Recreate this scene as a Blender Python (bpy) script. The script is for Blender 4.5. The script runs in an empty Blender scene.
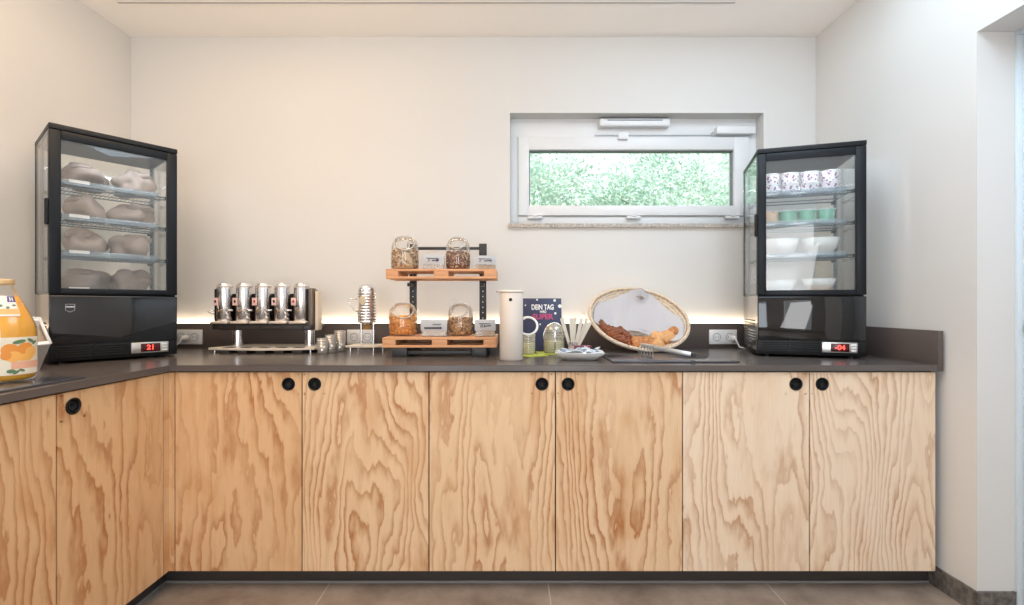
import bpy, bmesh, math, random
from mathutils import Vector, Matrix, noise
PI = math.pi
R = math.radians
rnd = random.Random(7)
scene = bpy.context.scene
COL = scene.collection

# ------------------------------------------------------------------ frame
F = 475.0                       # focal length in pixels of a 1024 wide frame
CX, CY, CAMZ = 512.0, 305.0, 1.147
TOP = 0.907                     # top of the worktop
def PX(px, d): return (px - CX) * d / F
def PZ(py, d): return CAMZ - (py - CY) * d / F

# ------------------------------------------------------------------ mesh helper
class MB:
    def __init__(s): s.bm = bmesh.new()
    def _fin(s, n0, mi, M, smooth):
        s.bm.faces.ensure_lookup_table()
        for f in s.bm.faces[n0[1]:]:
            f.material_index = mi; f.smooth = smooth
        if M is not None:
            s.bm.verts.ensure_lookup_table()
            for v in s.bm.verts[n0[0]:]: v.co = M @ v.co
    def _n(s): return (len(s.bm.verts), len(s.bm.faces))
    def box(s, x0, x1, y0, y1, z0, z1, bev=0, mi=0, M=None, seg=2):
        t = bmesh.new()
        bmesh.ops.create_cube(t, size=1)
        for v in t.verts:
            v.co = Vector(((x0+x1)/2 + v.co.x*(x1-x0), (y0+y1)/2 + v.co.y*(y1-y0), (z0+z1)/2 + v.co.z*(z1-z0)))
        if bev > 0:
            bmesh.ops.bevel(t, geom=list(t.edges), offset=bev, segments=seg, affect='EDGES', profile=.5)
        s.merge(t, mi, M, bev > 0)
        return s
    def merge(s, t, mi=0, M=None, smooth=False):
        t.verts.index_update()
        vs = [s.bm.verts.new((M @ v.co) if M is not None else v.co) for v in t.verts]
        for f in t.faces:
            try:
                nf = s.bm.faces.new([vs[v.index] for v in f.verts]); nf.material_index = mi; nf.smooth = smooth
            except ValueError: pass
        t.free()
    def poly(s, pts, mi=0, M=None, smooth=False):
        vs = [s.bm.verts.new((M @ Vector(p)) if M is not None else Vector(p)) for p in pts]
        f = s.bm.faces.new(vs); f.material_index = mi; f.smooth = smooth
        return s
    def prism(s, pts2, z0, z1, mi=0, M=None, bev=0):
        t = bmesh.new()
        a = [t.verts.new((p[0], p[1], z0)) for p in pts2]; b = [t.verts.new((p[0], p[1], z1)) for p in pts2]
        n = len(a)
        t.faces.new(list(reversed(a))); t.faces.new(b)
        for i in range(n): t.faces.new((a[i], a[(i+1) % n], b[(i+1) % n], b[i]))
        if bev: bmesh.ops.bevel(t, geom=list(t.edges), offset=bev, segments=1, affect='EDGES')
        bmesh.ops.recalc_face_normals(t, faces=t.faces)
        s.merge(t, mi, M)
        return s
    def lathe(s, prof, seg=32, mi=0, M=None, smooth=True, close=False):
        t = bmesh.new(); rings = []
        for (r, z) in prof:
            if r < 1e-6: rings.append([t.verts.new((0, 0, z))])
            else: rings.append([t.verts.new((r*math.cos(2*PI*i/seg), r*math.sin(2*PI*i/seg), z)) for i in range(seg)])
        pr = list(zip(rings[:-1], rings[1:]))
        if close: pr.append((rings[-1], rings[0]))
        for a, b in pr:
            for i in range(seg):
                j = (i+1) % seg
                if len(a) == 1 and len(b) == 1: continue
                if len(a) == 1: t.faces.new((a[0], b[i], b[j]))
                elif len(b) == 1: t.faces.new((a[i], a[j], b[0]))
                else: t.faces.new((a[i], a[j], b[j], b[i]))
        bmesh.ops.recalc_face_normals(t, faces=t.faces)
        s.merge(t, mi, M, smooth)
        return s
    def cyl(s, p0, p1, r0, r1=None, seg=16, mi=0, M=None, smooth=True, cap=True):
        r1 = r0 if r1 is None else r1
        p0 = Vector(p0); p1 = Vector(p1); d = p1-p0; L = d.length
        q = Vector((0, 0, 1)).rotation_difference(d).to_matrix().to_4x4()
        MM = Matrix.Translation(p0) @ q
        if M is not None: MM = M @ MM
        s.lathe([(r0, 0), (r1, L)], seg, mi, MM, smooth)
        if cap:
            s.poly([(r0*math.cos(-2*PI*i/seg), r0*math.sin(-2*PI*i/seg), 0) for i in range(seg)], mi, MM)
            s.poly([(r1*math.cos(2*PI*i/seg), r1*math.sin(2*PI*i/seg), L) for i in range(seg)], mi, MM)
        return s
    def tube(s, pts, r, seg=8, mi=0, M=None, closed=False, flat=1.0):
        t = bmesh.new(); P = [Vector(p) for p in pts]; n = len(P); rings = []
        up = Vector((0, 0, 1)); prev = None
        for i in range(n):
            if closed: d = P[(i+1) % n]-P[i-1]
            else: d = P[min(i+1, n-1)]-P[max(i-1, 0)]
            d.normalize()
            if prev is None:
                a = d.cross(up)
                if a.length < .1: a = d.cross(Vector((1, 0, 0)))
            else: a = prev - d*prev.dot(d)
            a.normalize(); prev = a; b = d.cross(a)
            rings.append([t.verts.new(P[i] + a*r*math.cos(2*PI*k/seg) + b*r*flat*math.sin(2*PI*k/seg)) for k in range(seg)])
        for i in range(n if closed else n-1):
            A = rings[i]; B = rings[(i+1) % n]
            for k in range(seg): t.faces.new((A[k], A[(k+1) % seg], B[(k+1) % seg], B[k]))
        if not closed: t.faces.new(list(reversed(rings[0]))); t.faces.new(rings[-1])
        bmesh.ops.recalc_face_normals(t, faces=t.faces)
        s.merge(t, mi, M, True)
        return s
    def torus(s, c, Rr, r, n=(0, 0, 1), seg=32, sseg=8, mi=0, M=None, sx=1, sy=1):
        q = Vector((0, 0, 1)).rotation_difference(Vector(n)).to_matrix().to_4x4()
        MM = Matrix.Translation(Vector(c)) @ q
        if M is not None: MM = M @ MM
        s.tube([(Rr*sx*math.cos(2*PI*i/seg), Rr*sy*math.sin(2*PI*i/seg), 0) for i in range(seg)], r, sseg, mi, MM, closed=True)
        return s
    def blob(s, c, rx, ry, rz, sub=3, p=2.0, amp=0, fr=10, mi=0, M=None, seed=0, flatbottom=None):
        t = bmesh.new(); bmesh.ops.create_icosphere(t, subdivisions=sub, radius=1)
        for v in t.verts:
            n = v.co.copy()
            k = (abs(n.x)**p + abs(n.y)**p + abs(n.z)**p)**(-1/p)
            w = n*k; w = Vector((w.x*rx, w.y*ry, w.z*rz))
            if amp: w *= 1 + amp*noise.noise(w*fr + Vector((seed*7.3, seed*1.7, 3)))
            if flatbottom is not None and w.z < flatbottom: w.z = flatbottom
            v.co = w + Vector(c)
        s.merge(t, mi, M, True)
        return s
    def build(s, name, mat, parent=None, label=None, kind=None):
        me = bpy.data.meshes.new(name); s.bm.to_mesh(me); s.bm.free()
        for m in (mat if isinstance(mat, (list, tuple)) else [mat]): me.materials.append(m)
        o = bpy.data.objects.new(name, me); COL.objects.link(o)
        if parent is not None: o.parent = parent
        if label: o['label'] = label
        if kind: o['kind'] = kind
        return o
def tag(o, label, cat, group=None, kind=None):
    o['label'] = label; o['category'] = cat
    if group: o['group'] = group
    if kind: o['kind'] = kind
    return o
def thing(name, label, cat, loc=(0, 0, 0), rz=0, group=None, rot=None):
    o = bpy.data.objects.new(name, None); COL.objects.link(o); o.empty_display_size = .05
    o.location = loc; o.rotation_euler = rot if rot is not None else (0, 0, rz)
    return tag(o, label, cat, group)
def struct(o): o['kind'] = 'structure'; return o
def copy_tree(o, parent=None):
    c = o.copy(); COL.objects.link(c)
    if parent is not None: c.parent = parent
    for ch in [x for x in COL.objects if x.parent == o]: copy_tree(ch, c)
    return c
def text(body, size, mat, parent, loc, rot=(PI/2, 0, 0), name='lettering', ext=.0004, width=None, bold=0.0, label=None):
    cu = bpy.data.curves.new('txt', 'FONT'); cu.body = body; cu.size = size; cu.extrude = ext; cu.offset = bold
    cu.align_x = 'CENTER'; cu.align_y = 'CENTER'
    to = bpy.data.objects.new('txt', cu); COL.objects.link(to)
    bpy.context.view_layer.update()
    me = bpy.data.meshes.new_from_object(to.evaluated_get(bpy.context.evaluated_depsgraph_get()))
    bpy.data.objects.remove(to)
    if width:
        xs = [v.co.x for v in me.vertices]; k = width/(max(xs)-min(xs))
        for v in me.vertices: v.co.x *= k
    me.materials.clear(); me.materials.append(mat)
    o = bpy.data.objects.new(name, me); COL.objects.link(o); o.parent = parent; o.location = loc; o.rotation_euler = rot
    if label: o['label'] = label
    return o

# ------------------------------------------------------------------ materials
def new_mat(name):
    m = bpy.data.materials.new(name); m.use_nodes = True
    nt = m.node_tree; b = nt.nodes['Principled BSDF']
    return m, nt, b
def S(c): # sRGB 0-255 -> linear
    return tuple(((x/255/12.92) if x/255 <= .04045 else ((x/255+.055)/1.055)**2.4) for x in c) + (1,)
def P(name, c, rough=.5, metal=0, noise_amt=0.0, nscale=40, bump=0, bscale=None, coat=0, spec=None, stretch=(1, 1, 1), sheen=0, alpha=None):
    m, nt, b = new_mat(name)
    b.inputs['Base Color'].default_value = S(c); b.inputs['Roughness'].default_value = rough; b.inputs['Metallic'].default_value = metal
    if coat: b.inputs['Coat Weight'].default_value = coat; b.inputs['Coat Roughness'].default_value = .03
    if spec is not None: b.inputs['Specular IOR Level'].default_value = spec
    if sheen: b.inputs['Sheen Weight'].default_value = sheen
    if alpha is not None: b.inputs['Alpha'].default_value = alpha
    if noise_amt or bump:
        tc = nt.nodes.new('ShaderNodeTexCoord'); mp = nt.nodes.new('ShaderNodeMapping'); mp.inputs['Scale'].default_value = stretch
        nt.links.new(tc.outputs['Object'], mp.inputs[0])
        n = nt.nodes.new('ShaderNodeTexNoise'); n.inputs['Scale'].default_value = nscale; n.inputs['Detail'].default_value = 6
        nt.links.new(mp.outputs[0], n.inputs['Vector'])
        if noise_amt:
            r = nt.nodes.new('ShaderNodeValToRGB'); c0 = S(c)
            r.color_ramp.elements[0].position = .3; r.color_ramp.elements[1].position = .7
            r.color_ramp.elements[0].color = tuple(x*(1-noise_amt) for x in c0[:3]) + (1,)
            r.color_ramp.elements[1].color = tuple(min(1, x*(1+noise_amt)) for x in c0[:3]) + (1,)
            nt.links.new(n.outputs[0], r.inputs[0]); nt.links.new(r.outputs[0], b.inputs['Base Color'])
        if bump:
            n2 = nt.nodes.new('ShaderNodeTexNoise'); n2.inputs['Scale'].default_value = bscale or nscale; n2.inputs['Detail'].default_value = 4
            nt.links.new(mp.outputs[0], n2.inputs['Vector'])
            bp = nt.nodes.new('ShaderNodeBump'); bp.inputs['Strength'].default_value = bump; bp.inputs['Distance'].default_value = .002
            nt.links.new(n2.outputs[0], bp.inputs['Height']); nt.links.new(bp.outputs[0], b.inputs['Normal'])
    return m
def glass_mat(name, tint=(1, 1, 1), gloss=.08, rough=.0, opac=0.0, opc=(230, 235, 235)):
    # thin pane: transparent with a fresnel reflection on top
    m, nt, b = new_mat(name); nt.nodes.remove(b)
    out = nt.nodes['Material Output']
    tr = nt.nodes.new('ShaderNodeBsdfTransparent'); tr.inputs[0].default_value = (*tint, 1)
    gl = nt.nodes.new('ShaderNodeBsdfGlossy'); gl.inputs['Roughness'].default_value = rough; gl.inputs['Color'].default_value = (1, 1, 1, 1)
    fr = nt.nodes.new('ShaderNodeFresnel'); fr.inputs[0].default_value = 1.4
    mu = nt.nodes.new('ShaderNodeMath'); mu.operation = 'MULTIPLY_ADD'; mu.inputs[1].default_value = .6; mu.inputs[2].default_value = gloss-.02; mu.use_clamp = True
    nt.links.new(fr.outputs[0], mu.inputs[0])
    mx = nt.nodes.new('ShaderNodeMixShader'); nt.links.new(mu.outputs[0], mx.inputs[0]); nt.links.new(tr.outputs[0], mx.inputs[1]); nt.links.new(gl.outputs[0], mx.inputs[2])
    last = mx
    if opac:
        df = nt.nodes.new('ShaderNodeBsdfDiffuse'); df.inputs[0].default_value = S(opc)
        m2 = nt.nodes.new('ShaderNodeMixShader'); m2.inputs[0].default_value = opac
        nt.links.new(mx.outputs[0], m2.inputs[1]); nt.links.new(df.outputs[0], m2.inputs[2]); last = m2
    nt.links.new(last.outputs[0], out.inputs[0])
    return m
def emit(name, c, s):
    m, nt, b = new_mat(name)
    b.inputs['Base Color'].default_value = S(c); b.inputs['Emission Color'].default_value = S(c); b.inputs['Emission Strength'].default_value = s
    return m
def plywood(name, seed, light=(229, 194, 152), dark=(193, 135, 88), freq=5.0, tone=(205, 160, 115), xs=1.0, ang=0.0):
    m, nt, b = new_mat(name); N = nt.nodes.new; L = nt.links.new
    tc = N('ShaderNodeTexCoord')
    def mapping(loc, sc, rot=(0, 0, 0)):
        a = N('ShaderNodeMapping'); a.inputs['Location'].default_value = loc; a.inputs['Scale'].default_value = sc; a.inputs['Rotation'].default_value = rot
        L(tc.outputs['Object'], a.inputs[0]); return a
    def nz(mp, scale, det, dist=0, rough=.5):
        a = N('ShaderNodeTexNoise'); a.inputs['Scale'].default_value = scale; a.inputs['Detail'].default_value = det
        a.inputs['Distortion'].default_value = dist; a.inputs['Roughness'].default_value = rough; L(mp.outputs[0], a.inputs['Vector']); return a
    def ma(op, a, bb, c=None):
        x = N('ShaderNodeMath'); x.operation = op
        for i, v in enumerate((a, bb, c)):
            if v is None: continue
            if isinstance(v, (int, float)): x.inputs[i].default_value = v
            else: L(v, x.inputs[i])
        return x.outputs[0]
    o = seed*3.17
    sx = N('ShaderNodeSeparateXYZ'); mp0 = mapping((0, 0, 0), (1, 1, 1), (0, R(ang), 0)); L(mp0.outputs[0], sx.inputs[0])
    big = nz(mapping((o, 0, o*1.7), (3.0*xs, 1, .62)), 1, 1.6, .15)
    med = nz(mapping((o*2, 0, o), (10, 1, 2.2)), 1, 2, .3)
    fine = nz(mapping((o, 1, o), (42, 1, 12)), 1, 3)
    f = ma('MULTIPLY', big.outputs[0], freq*2.1)
    f = ma('MULTIPLY_ADD', sx.outputs[0], freq*2.1, f)
    f = ma('MULTIPLY_ADD', med.outputs[0], 1.7, f)
    f = ma('MULTIPLY_ADD', fine.outputs[0], .62, f)
    v = ma('FRACT', ma('MULTIPLY', f, 1.7), 0)
    ramp = N('ShaderNodeValToRGB'); e = ramp.color_ramp.elements
    e[0].position = 0; e[0].color = (.12, .12, .12, 1); e[1].position = 1; e[1].color = (.12, .12, .12, 1)
    for p_, c_ in ((.10, 0), (.42, .05), (.66, .45), (.86, .95), (.93, 1.0)):
        q = e.new(p_); q.color = (c_, c_, c_, 1)
    L(v, ramp.inputs[0])
    # patches where the late wood is strong or nearly gone
    pat = nz(mapping((o*3, 0, o*.3), (5, 1, 1.6)), 1, 3)
    pr = N('ShaderNodeMapRange'); pr.inputs[1].default_value = .36; pr.inputs[2].default_value = .66; pr.inputs[3].default_value = .22; pr.inputs[4].default_value = 1.0
    L(pat.outputs[0], pr.inputs[0])
    bl = nz(mapping((o*1.3, 0, o*2.3), (9, 1, 2.4)), 1, 4, .8)
    br = N('ShaderNodeMapRange'); br.inputs[1].default_value = .50; br.inputs[2].default_value = .72; br.inputs[3].default_value = 0; br.inputs[4].default_value = .55
    L(bl.outputs[0], br.inputs[0])
    fac = ma('MULTIPLY', ramp.outputs[0], pr.outputs[0])
    mx = N('ShaderNodeMix'); mx.data_type = 'RGBA'; mx.inputs[6].default_value = S(light); mx.inputs[7].default_value = S(tone); L(br.outputs[0], mx.inputs[0])
    m2 = N('ShaderNodeMix'); m2.data_type = 'RGBA'; L(mx.outputs[2], m2.inputs[6]); m2.inputs[7].default_value = S(dark); L(fac, m2.inputs[0])
    fb = nz(mapping((o, 0, 0), (260, 1, 7)), 1, 2)
    fr = N('ShaderNodeMapRange'); fr.inputs[3].default_value = .9; fr.inputs[4].default_value = 1.09; L(fb.outputs[0], fr.inputs[0])
    m3 = N('ShaderNodeMix'); m3.data_type = 'RGBA'; m3.blend_type = 'MULTIPLY'; m3.inputs[0].default_value = 1; L(m2.outputs[2], m3.inputs[6])
    cb = N('ShaderNodeCombineColor'); [L(fr.outputs[0], cb.inputs[i]) for i in range(3)]; L(cb.outputs[0], m3.inputs[7])
    L(m3.outputs[2], b.inputs['Base Color']); b.inputs['Roughness'].default_value = .42; b.inputs['Specular IOR Level'].default_value = .35
    return m
def speckle(name, c1, c2, c3, scale=220, rough=.5):
    m, nt, b = new_mat(name); N = nt.nodes.new; L = nt.links.new
    tc = N('ShaderNodeTexCoord'); n = N('ShaderNodeTexNoise'); n.inputs['Scale'].default_value = scale; n.inputs['Detail'].default_value = 3
    L(tc.outputs['Object'], n.inputs['Vector']); r = N('ShaderNodeValToRGB'); e = r.color_ramp.elements
    e[0].position = .36; e[0].color = S(c1); e[1].position = .62; e[1].color = S(c3); q = e.new(.5); q.color = S(c2)
    L(n.outputs[0], r.inputs[0]); L(r.outputs[0], b.inputs['Base Color']); b.inputs['Roughness'].default_value = rough
    return m
def floor_mat():
    m, nt, b = new_mat('floor_tiles'); N = nt.nodes.new; L = nt.links.new
    tc = N('ShaderNodeTexCoord'); sp = N('ShaderNodeSeparateXYZ'); L(tc.outputs['Object'], sp.inputs[0])
    def ma(op, a, bb, c=None):
        x = N('ShaderNodeMath'); x.operation = op
        for i, v in enumerate((a, bb, c)):
            if v is None: continue
            if isinstance(v, (int, float)): x.inputs[i].default_value = v
            else: L(v, x.inputs[i])
        return x.outputs[0]
    def joint(c, off):
        a = ma('ADD', c, -off); a = ma('DIVIDE', a, .9); a = ma('FRACT', a, 0); a = ma('ADD', a, -.5); a = ma('ABSOLUTE', a, 0)
        return ma('GREATER_THAN', a, .5-.0026)
    j = ma('MAXIMUM', joint(sp.outputs[0], .149+9), joint(sp.outputs[1], 1.42+9))
    n = N('ShaderNodeTexNoise'); n.inputs['Scale'].default_value = 3.2; n.inputs['Detail'].default_value = 9; n.inputs['Roughness'].default_value = .68; L(tc.outputs['Object'], n.inputs['Vector'])
    r = N('ShaderNodeValToRGB'); e = r.color_ramp.elements; e[0].position = .32; e[0].color = S((112, 97, 87)); e[1].position = .7; e[1].color = S((172, 156, 142)); L(n.outputs[0], r.inputs[0])
    mx = N('ShaderNodeMix'); mx.data_type = 'RGBA'; L(j, mx.inputs[0]); L(r.outputs[0], mx.inputs[6]); mx.inputs[7].default_value = S((186, 176, 165)); L(mx.outputs[2], b.inputs['Base Color'])
    b.inputs['Roughness'].default_value = .42
    bp = N('ShaderNodeBump'); bp.inputs['Strength'].default_value = .15; bp.inputs['Distance'].default_value = .002; L(n.outputs[0], bp.inputs['Height']); L(bp.outputs[0], b.inputs['Normal'])
    return m
def wicker_mat():
    m, nt, b = new_mat('wicker'); N = nt.nodes.new; L = nt.links.new
    tc = N('ShaderNodeTexCoord')
    mp = N('ShaderNodeMapping'); mp.inputs['Scale'].default_value = (1, 1.33, 1); L(tc.outputs['Object'], mp.inputs[0])
    w = N('ShaderNodeTexNoise'); w.inputs['Scale'].default_value = 95; w.inputs['Detail'].default_value = 2; L(mp.outputs[0], w.inputs['Vector'])
    wv = N('ShaderNodeTexWave'); wv.wave_type = 'RINGS'; wv.rings_direction = 'SPHERICAL'; wv.inputs['Scale'].default_value = 28; wv.inputs['Distortion'].default_value = 2.5; wv.inputs['Detail Scale'].default_value = 12; L(mp.outputs[0], wv.inputs['Vector'])
    ad = N('ShaderNodeMath'); ad.operation = 'MULTIPLY_ADD'; ad.inputs[1].default_value = .45; L(wv.outputs[1], ad.inputs[0]); L(w.outputs[0], ad.inputs[2])
    r = N('ShaderNodeValToRGB'); e = r.color_ramp.elements; e[0].position = .38; e[0].color = S((190, 150, 112)); e[1].position = .72; e[1].color = S((238, 222, 200)); L(ad.outputs[0], r.inputs[0])
    L(r.outputs[0], b.inputs['Base Color']); b.inputs['Roughness'].default_value = .75
    bp = N('ShaderNodeBump'); bp.inputs['Strength'].default_value = .8; bp.inputs['Distance'].default_value = .004; L(ad.outputs[0], bp.inputs['Height']); L(bp.outputs[0], b.inputs['Normal'])
    return m

WALL = P('wall_paint', (219, 217, 214), .9, bump=.15, nscale=180)
CEIL = P('ceiling_paint', (244, 240, 236), .9)
FLOOR = floor_mat()
LAM = P('dark_laminate', (92, 85, 82), .24, noise_amt=.06, nscale=300, spec=.45)
UPST = P('dark_laminate_upright', (92, 82, 78), .45, noise_amt=.05, nscale=300)
PLINTH = P('plinth_dark', (58, 52, 50), .45, noise_amt=.05, nscale=200)
BLACK = P('black_plastic', (18, 19, 21), .4, spec=.3)
SHADOWGAP = P('carcass_dark', (26, 21, 19), .8)
GLOSSBLACK = P('gloss_black', (9, 10, 13), .04, coat=.6)
DOORFRAME = P('black_door_frame', (20, 25, 31), .4, spec=.25)
STEEL = P('brushed_steel', (205, 203, 200), .28, metal=1, noise_amt=.05, nscale=60, stretch=(1, 1, 12))
SIDESTEEL = P('side_steel', (216, 208, 198), .22, metal=1)
CHROME = P('chrome', (238, 238, 240), .20, metal=1)
WIRE = P('grey_wire', (122, 136, 146), .35, metal=.6)
RAIL = P('grey_rail', (170, 184, 192), .3)
WHITEPL = P('white_plastic', (236, 238, 240), .35)
PVC = P('window_pvc', (228, 229, 230), .32)
GASKET = P('grey_gasket', (120, 126, 132), .5)
WHITE = P('white_ceramic', (240, 238, 234), .18, coat=.3)
PAPER = P('white_card', (240, 238, 235), .6)
GLASS = glass_mat('clear_glass', (.99, .998, .995), .02)
PANE = glass_mat('window_pane', (.97, 1, .985), .0)
FRPANE = glass_mat('fridge_pane', (.97, .985, .99), .035, opac=.03, opc=(215, 228, 236))
JARGL = glass_mat('jar_glass', (.985, .985, .98), .06, .03, opac=.05, opc=(235,232,225))
JARRIM = glass_mat('jar_rim_glass', (.93, .92, .90), .22, .08, opac=.35, opc=(232, 226, 214))
ACRY = glass_mat('clear_acrylic', (.97, .98, .98), .025, .05, opac=.06)
RIBGL = glass_mat('ribbed_glass', (.93, .92, .85), .22, .04, opac=.22, opc=(228, 222, 200))
PINE = P('pallet_wood', (214, 158, 114), .55, noise_amt=.14, nscale=9, stretch=(1, 8, 8))
FRAMEBLK = P('black_frame_metal', (44, 44, 45), .45)
CREAM = P('cream_enamel', (220, 210, 200), .32)
RED = emit('red_display', (255, 70, 60), 3.0)
DISPLAY = P('display_window', (70, 14, 14), .2)
LEDW = emit('warm_led', (255, 232, 200), 34.0)
LEDC = emit('cool_led', (240, 246, 255), 45.0)
SLATE = P('slate', (66, 68, 76), .2, noise_amt=.12, nscale=30, bump=.3, bscale=60)
GRANITE = speckle('granite_sill', (120, 112, 105), (178, 170, 162), (214, 208, 200), 260)
STONE = speckle('stone_skirting', (84, 80, 76), (104, 99, 94), (122, 116, 110), 45, .45)
TAUPE = P('taupe_bag', (168, 150, 138), .6, noise_amt=.10, nscale=14, bump=.5, bscale=25)
TAUPE2 = P('dark_taupe_bag', (142, 126, 117), .6, noise_amt=.12, nscale=14, bump=.5, bscale=25)
WICKER = wicker_mat()
CLOTH = P('white_cloth', (244, 242, 246), .85, bump=.4, nscale=90, sheen=.2)
PRETZEL = P('pretzel_crust', (132, 70, 36), .35, noise_amt=.3, nscale=45, bump=.6)
ROLL = P('roll_crust', (220, 165, 108), .55, noise_amt=.22, nscale=30, bump=.6)
ROLLD = P('seeded_crust', (196, 130, 76), .6, noise_amt=.35, nscale=60, bump=.8)
JUICE = P('orange_juice', (250, 184, 66), .25, noise_amt=.06, nscale=6, coat=.5)

def room():
    XL, XR, YB, YF, H = -2.168, 1.728, 2.703, -2.7, 2.672
    # floor, ceiling
    MB().box(XL-.2, XR+.4, YF-.2, YB+.25, -.12, 0).build('floor', FLOOR)['kind'] = 'structure'
    MB().box(XL-.2, XR+.4, YF-.2, YB+.3, H, H+.2).build('ceiling', CEIL)['kind'] = 'structure'
    # back wall with the opening
    wx0, wx1, wz0, wz1 = -.011, 1.432, 1.608, 2.240
    m = MB(); y0, y1 = YB, YB+.25
    m.box(XL-.2, wx0, y0, y1, 0, H); m.box(wx1, XR+.4, y0, y1, 0, H); m.box(wx0, wx1, y0, y1, 0, wz0); m.box(wx0, wx1, y0, y1, wz1, H)
    struct(m.build('wall_back', WALL))
    struct(MB().box(XL-.2, XL, YF-.2, YB, 0, H).build('wall_left', WALL))
    # right wall: solid behind, opening in front with lintel
    m = MB(); dz, dy = 2.162, 1.765
    m.box(XR, XR+.4, dy, YB, 0, H); m.box(XR, XR+.4, .62, dy, dz, H); m.box(XR, XR+.4, YF-.2, .62, 0, H)
    struct(m.build('wall_right', WALL))
    # front wall behind the camera with two tall windows
    m = MB(); y0, y1 = YF-.2, YF
    xs = [XL, -1.55, -.45, .25, 1.25, XR]
    m.box(xs[0], xs[1], y0, y1, 0, H); m.box(xs[2], xs[3], y0, y1, 0, H); m.box(xs[4], xs[5], y0, y1, 0, H)
    for a, b in ((xs[1], xs[2]), (xs[3], xs[4])): m.box(a, b, y0, y1, 2.3, H); m.box(a, b, y0, y1, 0, .15)
    struct(m.build('wall_front', WALL))
    # sliding door in the right opening
    D = bpy.data.objects.new('door_1', None); COL.objects.link(D); struct(D)
    m = MB(); m.box(1.885, 1.93, .64, 1.7535, .01, 2.14, .002); m.build('door_leaf', P('door_lacquer', (226, 231, 238), .3), D)
    m = MB(); m.box(1.868, 1.94, 1.754, 1.765, 0, 2.162, .001); m.box(1.868, 1.94, .62, 1.754, 2.145, 2.162, .001); m.build('door_frame', P('door_frame_paint', (214, 226, 234), .35), D)
    m = MB(); Mh = Matrix.Translation((1.885, 1.723, 1.06)) @ Matrix.Rotation(-PI/2, 4, 'Y')
    m.lathe([(.012, .001), (.017, .001), (.018, .004), (.027, .004), (.029, .002), (.029, 0)], 28, 0, Mh); m.lathe([(0, .0015), (.013, .0015)], 28, 1, Mh)
    m.build('flush_pull', [STEEL, BLACK], D)
    # skirting of dark stone
    m = MB(); m.box(1.7205, 1.728, 1.7652, 1.965, 0, .084); m.box(1.7205, 1.866, 1.757, 1.765, 0, .084)
    struct(m.build('baseboard_right', STONE))
    # ceiling light slot
    m = MB(); m.box(-1.98, 1.12, 2.345, 2.383, H-.006, H+.001, 0, 0); m.box(-1.98, 1.12, 2.383, 2.390, H-.008, H+.001, 0, 1)
    struct(m.build('trim_1', [P('ceiling_rail_white', (236, 234, 232), .5), P('ceiling_rail_grey', (170, 166, 168), .5)]))
    # window
    W = bpy.data.objects.new('window_1', None); COL.objects.link(W); struct(W)
    yf = 2.788; s = F/yf
    def X(px): return (px-CX)/s
    def Z(py): return CAMZ-(py-CY)/s
    x0, x1, z0, z1 = wx0, wx1, wz0, wz1
    m = MB()
    m.box(x0, x1, yf, yf+.07, Z(137), z1, .002)      # deep head profile
    m.box(x0, X(518), yf, yf+.07, z0, Z(137), .002); m.box(X(748), x1, yf, yf+.07, z0, Z(137), .002)
    m.box(X(518), X(748), yf, yf+.07, z0, Z(216.3), .002)
    m.build('fixed_frame', PVC, W)
    gx0, gx1, gz0, gz1 = X(529), X(733), Z(206), Z(150.5)
    a0, a1, b0, b1 = X(518.3), X(747.7), Z(216), Z(137.6)
    m = MB(); yy = yf-.016
    m.box(a0, gx0, yy, yf+.06, b0, b1, .003); m.box(gx1, a1, yy, yf+.06, b0, b1, .003)
    m.box(gx0, gx1, yy, yf+.06, b0, gz0, .003); m.box(gx0, gx1, yy, yf+.06, gz1, b1, .003)
    m.build('sash', PVC, W)
    m = MB(); g = .006
    m.box(gx0, gx0+g, yy+.02, yf+.03, gz0, gz1); m.box(gx1-g, gx1, yy+.02, yf+.03, gz0, gz1); m.box(gx0, gx1, yy+.02, yf+.03, gz1-g, gz1); m.box(gx0, gx1, yy+.02, yf+.03, gz0, gz0+g*.4)
    m.build('gasket', GASKET, W)
    MB().box(gx0, gx1, yf+.028, yf+.034, gz0, gz1).build('pane', PANE, W)
    m = MB(); m.box(X(598), X(668), yf-.045, yf, Z(129), Z(121), .010, seg=3); m.box(X(606), X(660), yf-.047, yf-.04, Z(123.6), Z(122.7), 0, 1); m.box(X(600), X(666), yf-.03, yf, Z(121), Z(119.6), 0, 1)
    m.build('vent_housing', [PVC, GASKET], W)
    m = MB(); m.cyl((X(594), yf-.02, Z(136.6)), (X(748), yf-.02, Z(136.6)), .004, seg=8); m.box(X(617), X(627), yf-.035, yf-.008, Z(141), Z(134.5), .003, 1); m.cyl((X(711), yf-.03, Z(134)), (X(711), yf-.01, Z(134)), .004, seg=8)
    m.build('opener_rod', [P('rod_grey', (180, 184, 188), .3, metal=.6), PVC], W)
    MB().box(X(714), X(752), yf-.04, yf, Z(136), Z(128.5), .003).build('opener_motor', PVC, W)
    for px in (535, 633, 731):
        m = MB(); m.box(X(px-7), X(px+7), yf-.024, yf-.002, Z(219.3), Z(216.6), .002); m.cyl((X(px-2), yf-.026, Z(217)), (X(px+2), yf-.026, Z(217)), .004, seg=8)
        m.build('hinge', PVC, W)
    struct(MB().box(wx0-.012, wx1+.008, YB-.020, yf, wz0-.022, wz0, .002).build('trim_2', GRANITE))
room()

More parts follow.
